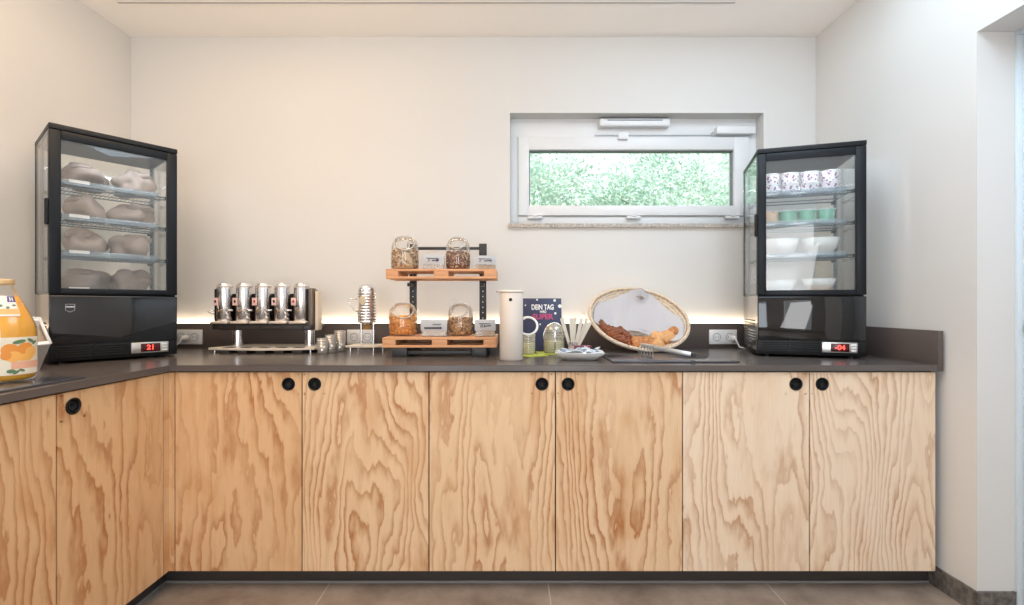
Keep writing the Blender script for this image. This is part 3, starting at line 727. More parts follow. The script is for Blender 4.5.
# ------------------------------------------------------------------ chrome five-cylinder dispenser
def dispenser():
    t = thing('five_cylinder_dispenser', 'chrome dispenser with five upright cylinders on two pillars above a pale tray', 'dispenser', (-1.245, 2.45, TOP))
    TRAY = P('tray_pale', (214, 203, 188), .35, noise_amt=.05, nscale=30); SLOT = P('slot_dark', (46, 40, 38), .5)
    m = MB(); pts = [(-.275, -.075), (-.15, -.108), (0, -.118), (.15, -.112), (.262, -.085), (.262, .10), (.225, .16), (-.190, .16)]
    m.prism(pts, .016, .027, bev=.002)
    m.build('tray', TRAY, t)
    for x, y in ((-.25, -.06), (.235, -.07), (-.17, .13), (.21, .13)): MB().cyl((x, y, 0), (x, y, .0165), .006, seg=12).build('tray_foot', CHROME, t)
    for i in range(5):
        MB().box(-.188+i*.087, -.142+i*.087, -.100, -.060, .0272, .0292, .0008).build('drip_slot', SLOT, t)
    for i in range(5): MB().box(-.198+i*.090, -.152+i*.090, -.112, .1, .001, .0155, .001).build('drip_pan', SLOT, t)
    for x in (-.185, .178):
        x += .012*(x > 0); m = MB(); m.cyl((x, .03, .0272), (x, .03, .115), .025, seg=24); m.cyl((x, .03, .0272), (x, .03, .033), .029, seg=24)
        m.build('pillar', CHROME, t)
    m = MB(); m.box(-.275, .236, -.045, .10, .115, .145, .004, seg=2); m.box(-.23, .23, -.055, -.045, .113, .135, .003)
    for k in range(4): m.cyl((-.14+k*.11, -.058, .112), (-.14+k*.11, -.058, .135), .004, seg=8)
    m.build('carrier', P('carrier_black', (42, 36, 34), .4), t)
    MB().box(-.279, -.268, -.02, .10, .145, .322, .003).build('end_wall', BLACK, t)
    MB().box(.200, .212, -.03, .08, .118, .322, .003).build('end_wall', BLACK, t)
    MB().box(.2125, .232, -.042, .01, .112, .326, .004).build('side_shell', P('shell_brown', (120, 108, 98), .35, metal=.5), t)
    MB().box(.236, .252, -.02, .035, .110, .312, .004).build('side_tank', P('tank_pale', (226, 206, 182), .35), t, label='pale side tank')
    MB().box(-.268, .195, .07, .095, .145, .30, .003).build('rear_wall', BLACK, t)
    for i in range(5):
        x = -.228+i*.0985; y = -.012
        m = MB(); Mx = Matrix.Translation((x, y, 0))
        m.lathe([(0, .150), (.034, .150), (.036, .153), (.036, .334), (.0345, .340), (.030, .350), (.018, .357), (0, .359)], 36, 0, Mx)
        c = m.build('cylinder', CHROME, t)
        m = MB(); m.lathe([(.036,.330),(.0375, .331), (.0375, .337), (.036, .339)], 36, 0, Mx); 
        m.build('collar', COLLAR, c)
        m = MB(); m.box(x-.046, x+.042, y-.052, y+.042, .1455, .158, .004)
        m.build('cylinder_base', COLLAR, c)
        m = MB(); n = 6; lp = []
        a0, a1 = R(-72), R(-38); rr = .0372
        V = [[(x+rr*math.sin(a0+(a1-a0)*q/n), y-rr*math.cos(a0+(a1-a0)*q/n), z) for q in range(n+1)] for z in (.165, .328)]
        for q in range(n): m.poly([V[0][q], V[0][q+1], V[1][q+1], V[1][q]])
        m.build('shadow_strip', P('shadow_brown', (120, 86, 72), .3) if i == 0 else bpy.data.materials['shadow_brown'], c)  # brown shadow on the cylinder's left, painted as a strip
        m = MB(); m.box(x-.036, x-.012, y-.042, y-.0385, .238, .276, .001, 0); m.blob((x-.024, y-.0425, .258), .006, .001, .008, 2, mi=1)
        m.build('label_plate', [P('plate_pink', (226, 190, 180), .4) if i == 0 else bpy.data.materials['plate_pink'], (RED_D if i in (2, 4) else INK)], c, label='small pinkish label plate')
        m = MB(); m.cyl((x, y-.034, .21), (x, y-.052, .21), .004, seg=10); m.blob((x+.004, y-.040, .213), .004, .004, .004, 2)
        m.build('knob', P('brass', (190, 160, 110), .3, metal=.8) if i == 0 else bpy.data.materials['brass'], c)
        m = MB(); xa = x+.044 if i < 4 else x+.05
        if i < 4:
            m.tube([(xa-.006, y-.050, .205), (xa+.004, y-.060, .213), (xa+.026, y-.052, .214)], .0045, 8); m.tube([(xa-.012, y-.055, .213), (xa, y-.062, .198), (xa+.014, y-.050, .190)], .0022, 6)
            m.cyl((xa+.006, y-.052, .214), (xa+.006, y+.05, .205), .003, seg=8)
            m.build('lever', CHROME, c)
    m = MB(); m.tube([(-.276, .02, .205), (-.315, .0, .213), (-.322, -.005, .206), (-.30, .0, .195), (-.276, .02, .190)], .0022, 6)
    m.build('lever', CHROME, t)
COLLAR = P('collar_pale', (222, 210, 196), .25, metal=.4)
INK = P('ink', (50, 44, 44), .5); RED_D = P('red_ink', (170, 50, 56), .5)
dispenser()
def nested_glass(label, loc, r0=.020, r1=.026, h=.052):
    m = MB(); m.lathe([(0, 0), (r0, 0), (r0+.001, .002), (r1, h), (r1-.0015, h), (r0-.001, .004), (0, .004)], 20)
    m.torus((0, 0, h), r1, .0012, seg=20, sseg=5); m.torus((0, 0, h*.5), (r0+r1)/2+.0005, .0008, seg=20, sseg=5)
    o = m.build('drinking_glass', STACKGL); o.location = loc; tag(o, label, 'glass', 'stacked drinking glasses')
STACKGL = glass_mat('stack_glass', (.90, .89, .86), .25, .08, opac=.24, opc=(222, 214, 204))
wn = ['lowest', 'second', 'third', 'fourth', 'fifth', 'topmost']
for nm, x, y, n in (('short left', -.932, 2.335, 3), ('middle', -.916, 2.397, 4), ('tall right', -.892, 2.463, 5)):
    for k in range(n):
        nested_glass('clear glass %s in the %s stack beside the chrome dispenser' % (wn[k] if k < n-1 else 'topmost', nm), (x, y, TOP+.0005+k*.0125), *(.020, .027, .050) if n < 5 else (.021, .029, .056))

# ------------------------------------------------------------------ ribbed chrome pot on posts
def pot():
    x, y = PX(367, 2.45), 2.45
    t = thing('ribbed_dispenser', 'small ribbed chrome cylinder with domed top and wire handle, raised on posts', 'dispenser', (x, y, TOP))
    m = MB(); m.prism([(-.092, -.06), (-.06, -.075), (.055, -.072), (.092, -.045), (.085, .06), (-.08, .06)], .026, .036, bev=.002); m.build('base_plate', P('base_pale', (216, 206, 192), .35), t)
    for a, b in ((-.070, -.045), (.048, -.05), (.07, .045), (-.06, .045)): MB().cyl((a, b, 0), (a, b, .0265), .006, seg=12).build('foot', CHROME, t)
    for a in (-.030, .033):
        MB().cyl((a, 0, .036), (a, 0, .145), .0055, seg=14).build('post', CHROME, t)
    prof = [(0, .135), (.020, .137), (.024, .145), (.045, .150)]
    for k in range(11):
        z = .150+k*.0145; prof += [(.0455, z), (.0485, z+.003), (.0485, z+.006), (.044, z+.009)]
    z = .150+11*.0145
    prof += [(.046, z), (.044, z+.014), (.036, z+.028), (.022, z+.036), (0, z+.039)]
    MB().lathe(prof, 40).build('ribbed_body', CHROME, t)
    MB().lathe([(0, .112), (.018, .114), (.020, .136)], 24).build('outlet', P('amber', (170, 130, 70), .3), t)
    m = MB(); m.blob((-.008, -.050, .262), .017, .0025, .024, 3); m.build('oval_plate', P('plate_beige', (206, 190, 162), .35), t)
    m = MB(); m.tube([(-.046, -.005, .270), (-.075, -.02, .272), (-.092, -.02, .268), (-.088, -.02, .255), (-.060, -.015, .212), (-.047, -.005, .205)], .0028, 8); m.build('wire_handle', CHROME, t)
pot()

# ------------------------------------------------------------------ sockets
def socket(label, xc, n, zc=.968, plug=None):
    t = thing('power_socket', label, 'power socket', (xc, 2.665, zc), 0, 'white power sockets')
    w = .0735*n
    MB().box(-w/2-.004, w/2+.004, -.009, .0, -.041, .041, .003).build('frame', WHITEPL, t)
    for k in range(n):
        x = -w/2+.0735*(k+.5); Mh = Matrix.Translation((x, -.0095, 0)) @ Matrix.Rotation(PI/2, 4, 'X')
        m = MB(); m.lathe([(.0285, 0), (.027, .0012), (.021, .0012), (.0195, -.006), (0, -.006)], 28, 0, Mh); m.box(x-.031, x+.031, -.0102, -.009, -.031, .031, .001)
        f = m.build('outlet', WHITEPL, t)
        m = MB()
        for s in (-1, 1): m.cyl((x+s*.0095, -.0118, 0), (x+s*.0095, -.0095, 0), .0028, seg=10)
        m.torus((x, -.0108, 0), .021, .0012, (0, 1, 0), 24, 6)
        m.build('contact_hole', GASKET, f)
socket('double white socket on the upstand behind the ribbed chrome dispenser', PX(361, 2.66), 2)
socket('white socket on the upstand behind the clear jars', PX(539, 2.66), 1)
socket('double white socket on the upstand left of the right fridge', PX(723, 2.66), 2)
socket('double white socket on the upstand right of the left fridge', PX(188.5, 2.66), 2)
def plug(label, x, pts):
    t = thing('power_plug', label, 'plug', (x, 2.65, .962))
    m = MB(); m.lathe([(0, .0), (.017, .0), (.018, .004), (.017, .014), (.010, .030), (.006, .034), (0, .034)], 20, 0, Matrix.Rotation(PI/2, 4, 'X')); m.build('plug_body', WHITEPL, t)
    m = MB(); m.tube([Vector(p) for p in pts], .004, 8); m.build('cord', WHITEPL, t)
plug('white plug and cord in the socket left of the right fridge', PX(732, 2.66), [(0, -.03, 0), (.004, -.045, -.02), (.012, -.05, -.045), (.04, -.06, -.050), (.09, -.10, -.050), (.13, -.12, -.048)])
plug('white plug and cord in the socket right of the left fridge', PX(187, 2.66), [(0, -.03, 0), (-.004, -.045, -.02), (-.02, -.07, -.045), (-.05, -.14, -.050), (-.07, -.22, -.050)])

# ------------------------------------------------------------------ pallet stand
def stand():
    t = thing('display_stand', 'black metal stand carrying two miniature wooden pallets as shelves', 'display stand', (-.335, 2.5, TOP))
    for x in (-.185, .182):
        m = MB(); m.box(x-.018, x+.018, -.008, .010, .03, .560, .002)
        for k in range(17): m.cyl((x, -.0085, .06+k*.028), (x, -.0080, .06+k*.028), .0035, seg=10, mi=1)
        m.build('post', [FRAMEBLK, P('hole_light', (205, 200, 190), .5) if x < 0 else bpy.data.materials['hole_light']], t)
        MB().box(x-.034, x+.036, -.312, .03, .0, .0425, .003).build('foot', FRAMEBLK, t)
    MB().box(-.150, .146, -.300, -.282, .010, .028, .002).build('lower_bar', FRAMEBLK, t)
    MB().box(-.167, .164, -.006, .008, .530, .545, .002).build('upper_bar', FRAMEBLK, t)
    MB().box(.162, .202, -.012, .012, .500, .562, .002).build('end_block', FRAMEBLK, t)
    for x in (-.185, .182): MB().box(x-.010, x+.010, -.10, -.008, .335, .352, .002).build('bracket', FRAMEBLK, t)
def pallet(label, xc, y0, y1, z0, w):
    t = thing('miniature_pallet', label, 'pallet', (xc, y0, z0), 0, 'miniature wooden pallets')
    d = y1-y0; H_ = .047
    n = 5
    for k in range(n):
        a = k*d/n; MB().box(-w/2, w/2, a+.001, a+d/n-.004, H_-.011, H_, .0012).build('deck_board', PINE, t)
    for k in (0, 2, 4):
        a = k*d/n; MB().box(-w/2, w/2, a+.001, a+d/n-.004, 0, .011, .0012).build('bottom_board', PINE, t)
    for x0, x1 in ((-w/2, -w/2+.060), (-.035, .035), (w/2-.060, w/2)):
        MB().box(x0, x1, .0015, d-.005, .0112, H_-.0112, .001).build('stringer', PINE, t)
stand()
pallet('lower miniature wooden pallet of the black stand', -.335, 2.19, 2.475, .950, .527)
pallet('upper miniature wooden pallet of the black stand', -.3385, 2.265, 2.488, 1.2725, .528)

def jar_body(r, h, cut_c, cut_n, seg=36):
    prof = [(0, .002), (r*.80, 0), (r*.90, .006), (r*.99, .03), (r, h*.35), (r*.99, h*.6), (r*.93, h*.78), (r*.80, h*.90), (r*.58, h*.97), (r*.3, h), (0, h)]
    m = MB(); m.lathe(prof, seg)
    bmesh.ops.bisect_plane(m.bm, geom=list(m.bm.verts)+list(m.bm.edges)+list(m.bm.faces), plane_co=cut_c, plane_no=cut_n, clear_outer=True)
    rim = [v for v in m.bm.verts if abs((v.co-Vector(cut_c)).dot(Vector(cut_n))) < 1e-4]
    return m, rim
def jar(label, loc, rz, r, h, cmats, contents_label, cname, fill, flakes, flake_mat_n, cut=(-.045, .74)):
    t = thing('glass_jar', label, 'jar', loc, rz, 'glass jars on the pallet stand')
    n = Vector((0, -.80, .60)); c = Vector((0, cut[0], h*cut[1]))
    m, rim = jar_body(r, h, c, n)
    cen = sum((v.co for v in rim), Vector())/len(rim)
    e1 = Vector((1, 0, 0)); e2 = n.cross(e1)
    rim.sort(key=lambda v: math.atan2((v.co-cen).dot(e2), (v.co-cen).dot(e1)))
    pts = [v.co.copy() for v in rim]; cl = []
    for p in pts:
        if not cl or (p-cl[-1]).length > .003: cl.append(p)
    m.build('jar_glass', JARGL, t)
    m = MB(); m.tube(cl, .0036, 8, closed=True); m.build('jar_rim', JARRIM, t)
    # contents
    m = MB()
    prof = [(0, .006), (r*.74, .006), (r*.82, .012), (r*.88, .035), (r*.89, fill*.7), (r*.87, fill*.93), (r*.6, fill*.99), (0, fill)]
    m.lathe(prof, 30)
    rr = random.Random(len(label)*3)
    for i in range(flakes):
        a = rr.uniform(0, 2*PI); z = rr.uniform(.012, fill)
        if rr.random() < .35: q = rr.random()**.5*r*.9; z = fill+rr.uniform(-.004, .007)
        else: q = r*.905
        s = rr.uniform(.006, .0105)
        M_ = Matrix.Translation((q*math.cos(a), q*math.sin(a), z)) @ Matrix.Rotation(rr.uniform(0, 6), 4, Vector((rr.uniform(-1, 1), rr.uniform(-1, 1), rr.uniform(-1, 1))))
        k = min(1, (r*.965-s*.6)/max(q, 1e-6)); M_.translation.x *= k; M_.translation.y *= k
        m.blob((0, 0, 0), s, s*.8, s*.35, 1, mi=rr.randrange(flake_mat_n), M=M_)
    o = m.build(cname, cmats); o.location = loc; o.rotation_euler = (0, 0, rz)
    tag(o, contents_label, 'cereal', kind='stuff')
corn = [P('corn_a', (236, 160, 60), .6), P('corn_b', (246, 190, 96), .6), P('corn_c', (208, 124, 40), .6)]
gran = [P('gran_a', (204,156,104), .7), P('gran_b', (222, 186, 136), .7), P('gran_c', (164,112,70), .7), P('gran_d', (130,84,52), .7)]
muesli = [P('mu_a', (222,194,156), .7), P('mu_b', (228, 206, 172), .7), P('mu_c', (186,146,104), .7), P('mu_d', (136, 92, 62), .7)]
choc = [P('ch_a', (140,90,66), .7), P('ch_b', (196, 152, 112), .7), P('ch_c', (112,64,50), .7), P('ch_d', (224, 196, 156), .7)]
ZL, ZU = .998, 1.3205
jar('open round glass jar of corn flakes at the left of the lower pallet', (PX(403, 2.34), 2.34, ZL), R(15), .069, .158, corn, 'golden corn flakes in the lower left jar', 'corn_flakes', .088, 420, 3)
jar('open round glass jar of granola at the right of the lower pallet', (PX(460.5, 2.34), 2.34, ZL), R(0), .063, .156, gran, 'brown granola in the lower right jar', 'granola', .080, 520, 4)
jar('open round glass jar of pale muesli at the left of the upper pallet', (PX(405, 2.37), 2.37, ZU), R(12), .068, .166, muesli, 'pale muesli in the upper left jar', 'muesli', .092, 520, 4)
jar('open round glass jar of dark chocolate muesli in the middle of the upper pallet', (PX(458, 2.37), 2.37, ZU), R(0), .061, .162, choc, 'dark chocolate muesli in the upper right jar', 'muesli', .082, 520, 4)
def scoop(label, loc, rot, parts_mat):
    t = thing('scoop', label, 'scoop', loc, rot=rot)
    m = MB(); m.tube([(0, 0, 0), (0, 0, .05)], .0055, 10, flat=.5); m.build('handle', parts_mat, t)
    m = MB(); m.blob((0, 0, -.012), .014, .009, .018, 2); m.build('scoop_head', parts_mat, t)
scoop('small metal scoop stuck in the lower right granola jar', (PX(462, 2.31), 2.318, ZL+.088), (R(15), R(35), 0), STEEL)
scoop('small metal scoop stuck in the upper left muesli jar', (PX(408, 2.35), 2.345, ZU+.108), (R(10), R(3), 0), STEEL)

def cardbox(label, px0, px1, d, z, h, seed, txt=None):
    x0, x1 = PX(px0, d), PX(px1, d); w = x1-x0
    t = thing('label_box', label, 'box', ((x0+x1)/2, d, z), 0, 'small clear boxes on the pallets')
    m = MB(); th = .002; dp = .075
    # open box of clear acrylic
    m.box(-w/2, w/2, 0, th, 0, h); m.box(-w/2, w/2, dp-th, dp, 0, h); m.box(-w/2, -w/2+th, th, dp-th, 0, h); m.box(w/2-th, w/2, th, dp-th, 0, h); m.box(-w/2, w/2, 0, dp, 0, th)
    m.build('clear_box', ACRY, t)
    MB().box(-w/2+.004, w/2-.004, .004, dp-.004, .0025, h*.34, .002).build('filling', P('filling_%d' % seed, (206, 176, 146), .7, noise_amt=.2, nscale=60), t)
    # tilted silver-white card on the front
    m = MB(); M_ = Matrix.Translation((0, -.0025, h*.36)) @ Matrix.Rotation(R(9), 4, 'X')
    m.box(-w/2-.003, w/2+.003, -.0015, 0, 0, h*.68, .0004, 0, M_); c = m.build('card', P('card_silver_%d' % seed, (196, 200, 204), .6), t)
    rr = random.Random(seed); m = MB()
    if txt == 'dark':
        for k in range(7):
            x = -w*.33+k*w*.10; m.blob((x, -.0024, h*.16), .0068, .0008, .0060, 2, M=M_)
        for k in range(5):
            x = -w*.05+k*w*.07; m.tube([(x, -.0022, h*.34), (x+.006, -.0022, h*.42)], .0018, 5, M=M_)
    else:
        m.tube([(-w*.32, -.0022, h*.44), (w*.28, -.0022, h*.42)], .0018, 5, M=M_); m.tube([(-w*.05, -.0022, h*.26), (w*.12, -.0022, h*.30), (w*.30, -.0022, h*.30)], .0026, 5, M=M_)
        for k in range(3): x = rr.uniform(-.3, .3)*w; m.tube([(x, -.0022, h*.2), (x+.004, -.0022, h*.38)], .0018, 5, M=M_)
    m.build('print', P('print_dark', (70, 74, 86), .5) if 'print_dark' not in bpy.data.materials else bpy.data.materials['print_dark'], c)
cardbox('clear box with silver card between the two upper jars', 423, 443.5, 2.31, ZU, .068, 1)
cardbox('clear box with silver card at the right end of the upper pallet', 475, 495.5, 2.31, ZU, .064, 2)
cardbox('clear box with dark-printed card between the two lower jars', 421.5, 446.5, 2.25, ZL, .078, 3, 'dark')
cardbox('clear box with plain silver card at the right end of the lower pallet', 475.5, 495, 2.25, ZL, .078, 4)

# ------------------------------------------------------------------ jug
def jug():
    d = 2.085; t = thing('vacuum_jug', 'tall slim cream vacuum jug with a dark dot near its top', 'jug', (PX(511.3, d), d, TOP))
    r = .0515
    MB().lathe([(0, 0), (r-.003, 0), (r, .003), (r, .290), (r-.002, .293)], 48).build('body', CREAM, t)
    m = MB(); m.lathe([(r-.001, .293), (r+.0015, .294), (r+.0015, .300), (r-.003, .304), (0, .306)], 48); m.box(-r-.010, -.02, -.006, .006, .297, .303, .002); m.build('lid', CREAM, t)
    MB().box(-r-.014, -r-.002, -.005, .005, .296, .301, .0015).build('spout_tip', BLACK, t)
    m = MB(); m.lathe([(0, .0012), (.0062, .0010), (.0072, 0)], 20, 0, Matrix.Translation((-.003, -r-.0002, .263)) @ Matrix.Rotation(PI/2, 4, 'X')); m.build('dot_mark', BLACK, t)
    m = MB(); m.tube([(-.046, -.0235, .01), (-.046, -.0235, .285)], .0006, 5); m.build('seam', P('seam', (205, 195, 180), .4), t)
jug()

# ------------------------------------------------------------------ card sign
def sign():
    d = 2.52; x0, x1 = PX(522.5, d), PX(562.5, d); w = x1-x0
    t = thing('card_sign', 'navy card sign with white and pink lettering leaning behind the jars', 'sign', ((x0+x1)/2, d, TOP+.0005), rot=(R(-14), 0, 0))
    h = .284
    c = MB().box(-w/2, w/2, -.0015, .0015, 0, h, .0005).build('card', P('navy_card', (44, 50, 84), .45), t)
    rr = random.Random(4); m = MB()
    for (u, v, r) in ((-.42, .245, .004), (-.12, .276, .0055), (.33, .272, .007), (.46, .240, .010), (.34, .200, .0065), (-.45, .17, .006), (.40, .12, .006), (.1, .10, .005), (-.2, .08, .006), (-.05, .14, .004), (.22, .05, .006)):
        m.lathe([(0, .0008), (r, .0006)], 14, 0, Matrix.Translation((u*w, -.0015, v)) @ Matrix.Rotation(PI/2, 4, 'X'))
    m.build('dot', PAPER, c)
    text('DEIN TAG', .040, PAPER, c, (.004, -.0022, .233), width=.120, bold=.0012, label='white lettering')
    text('WIRD', .018, PAPER, c, (.006, -.0022, .208), width=.036, bold=.0006, label='small white lettering')
    text('SUPER', .040, P('pink_ink', (196, 66, 118), .5), c, (.004, -.0022, .180), width=.112, bold=.0012, label='pink lettering')
sign()

# ------------------------------------------------------------------ jars, coasters, sticks
LIME = P('lime', (208, 214, 92), .55, noise_amt=.1, nscale=30)
def napkin_lime(label, x, y, s, rz):
    m = MB(); m.prism([(-s, -s), (s, -s), (s, s), (-s, s)], 0, .003, bev=.0008)
    o = m.build('lime_napkin', LIME); o.location = (x, y, TOP+.0004); o.rotation_euler = (0, 0, rz); tag(o, label, 'napkin', 'lime napkins under the jars')
xa, xb = PX(529, 2.28), PX(554, 2.36)
napkin_lime('folded lime-yellow napkin under the white-ringed jar beside the jug', xa+.012, 2.255, .056, R(35))
napkin_lime('folded lime-yellow napkin under the beehive-shaped ribbed jar', xb-.02, 2.36, .064, R(4))
def ribbed(label, x, y, r, h, ring=False):
    t = thing('ribbed_jar', label, 'jar', (x, y, TOP+.0036))
    prof = [(0, .002), (r*.93, 0), (r*.97, .004)]
    nr = 8; top = h*.66
    for k in range(nr):
        z = .006+k*(top-.006)/nr; dz = (top-.006)/nr
        prof += [(r*.955, z), (r*1.0, z+dz*.3), (r*1.0, z+dz*.7), (r*.955, z+dz*.95)]
    if not ring:
        prof += [(r*.97, top), (r*.93, h*.77), (r*.82, h*.87), (r*.6, h*.95), (r*.3, h*.99), (0, h)]
    else: prof += [(r*.96, top), (r*.9, h*.72)]
    MB().lathe(prof, 36).build('ribbed_glass', RIBGL, t)
    MB().lathe([(0, .006), (r*.88, .006), (r*.9, h*.40), (0, h*.42)], 24).build('filling', P('filling_jar_%d' % (x*1000), (222, 214, 170), .5, noise_amt=.15, nscale=60), t)
    m = MB()
    if ring: m.torus((0.0, -.02, h*.70+.042), .044, .0058, (0, -.88, .35), 36, 10); m.build('white_ring', WHITE, t)
    else:
        m.tube([(r*1.02*math.cos(a), -r*.3, h*.5+h*.52*math.sin(a)) for a in [i*PI/16 for i in range(17)]], .0026, 8); m.tube([(0, -r*1.02, .01), (0, -r*1.0, h*.74)], .0035, 6)
        m.build('wire_clip', CHROME, t)
ribbed('ribbed glass jar with a tilted white ring on top, right of the jug', xa-.005, 2.285, .036, .135, True)
ribbed('beehive-shaped ribbed glass jar in front of the navy card sign', xb, 2.36, .053, .146)
def sticks():
    d = 2.33; x = PX(573, d)
    g = thing('stick_glass', 'small clear glass holding a fan of pale wooden stirrers', 'glass', (x, d, TOP+.0004))
    MB().lathe([(0, 0), (.020, 0), (.021, .003), (.025, .058), (.0235, .058), (.019, .006), (0, .006)], 28).build('glass_wall', ACRY, g)
    MB().lathe([(.0212, .010), (.0235, .040)], 28).build('glass_band', P('band_pink', (222, 196, 190), .5), g)
    WOOD = P('stirrer_wood', (214, 206, 192), .7, noise_amt=.06, nscale=40)
    dirs = [(-.28, .02, 'leftmost, leaning left'), (-.06, -.05, 'upright middle one, in front'), (.06, .10, 'upright middle one, at the back'), (.22, -.02, 'leaning slightly right'), (.36, .05, 'rightmost, leaning right'), (.45, -.08, 'lowest of those leaning right')]
    for k, (a, b, lb) in enumerate(dirs):
        m = MB(); L = (.175, .168, .170, .170, .178, .165)[k]; r = .0075; n = 8
        pts = [(-r*.75, 0), (r*.75, 0)] + [(r*(1.0+.25*0)*math.cos(q*PI/n)*1.25, L-r+r*math.sin(q*PI/n)) for q in range(n+1)]
        M_ = Matrix.Rotation(PI/2, 4, 'X')
        m.prism(pts, -.0008, .0008, M=M_)
        o = m.build('wooden_stirrer', WOOD); o.location = (x+a*.025, d+b*.03, TOP+.009); o.rotation_euler = (-b*.8, a*1.0, 0)
        tag(o, 'pale wooden stirrer in the small glass, %s' % lb, 'stirrer', 'wooden stirrers')
    # pink box behind the dish
    o = MB().box(-.042, .042, -.02, .02, 0, .042, .002).build('small_box', P('magenta_card', (128, 62, 82), .5)); o.location = (PX(583, 2.3), 2.32, TOP+.0004)
    tag(o, 'low dark pink box behind the white dish of sachets', 'box')
sticks()
def dish():
    d = 2.10; x = PX(580.5, 2.06); zt = .032
    M0 = Matrix.Translation((x, d, TOP+.0004)) @ Matrix.Rotation(R(-6), 4, 'Z')
    def sq(w, dd, z): 
        return [(-w, -dd, z), (w, -dd, z), (w, dd, z), (-w, dd, z)]
    m = MB(); rings = [sq(.062, .050, 0), sq(.066, .054, .004), sq(.104, .085, .032), sq(.104, .085, .035), sq(.098, .079, .034), sq(.060, .048, .008)]
    t = bmesh.new(); V = [[t.verts.new(p) for p in r] for r in rings]
    for a, b in zip(V[:-1], V[1:]):
        for i in range(4): t.faces.new((a[i], a[(i+1) % 4], b[(i+1) % 4], b[i]))
    t.faces.new(list(reversed(V[0]))); t.faces.new(V[-1])
    bmesh.ops.bevel(t, geom=[e for e in t.edges if abs(e.verts[0].co.z-e.verts[1].co.z) > 1e-4], offset=.008, segments=3, affect='EDGES')
    bmesh.ops.recalc_face_normals(t, faces=t.faces); m.merge(t, 0, None, True)
    o = m.build('square_dish', WHITE); o.matrix_world = M0; tag(o, 'white square dish heaped with small sachets', 'dish')
    foil = [P('foil_silver', (222, 228, 234), .3, metal=.3), P('foil_blue', (120, 150, 184), .35), P('foil_dark', (84, 96, 116), .4)]
    rr = random.Random(9); w = ['front', 'middle', 'rear']
    for k in range(21):
        i, j = k % 7, k//7
        lx = -.072+i*.024+rr.uniform(-.004, .004); ly = -.048+j*.045+rr.uniform(-.005, .005); lz = .026+rr.uniform(0, .010)+.008*(1-abs(i-3)/3)
        m = MB(); t = bmesh.new(); bmesh.ops.create_grid(t, x_segments=8, y_segments=5, size=1)
        for v in t.verts:
            e = (1-abs(v.co.x)**4)*(1-abs(v.co.y)**4); v.co = Vector((v.co.x*.026, v.co.y*.017, .005*e + .0015*noise.noise(Vector((v.co.x*3, v.co.y*3, k)))))
        g = bmesh.ops.solidify(t, geom=list(t.faces), thickness=.003); bmesh.ops.recalc_face_normals(t, faces=t.faces)
        m.merge(t, 0, None, True)
        for q in range(3): m.box(-.016+q*.010, -.010+q*.010, -.010, .009, .0042, .0062, .0005, 1+(q+k) % 2)
        o = m.build('sachet', foil)
        o.matrix_world = M0 @ Matrix.Translation((lx, ly, lz)) @ Matrix.Rotation(rr.uniform(-1.2, 1.2), 4, 'Z') @ Matrix.Rotation(rr.uniform(-.5, .7), 4, 'X') @ Matrix.Rotation(rr.uniform(-.5, .5), 4, 'Y')
        tag(o, 'silver and blue sachet in the square dish, %s row, %s from the left' % (w[j], ('first', 'second', 'third', 'fourth', 'fifth', 'sixth', 'seventh')[i]), 'sachet', 'sachets in the square dish')
dish()

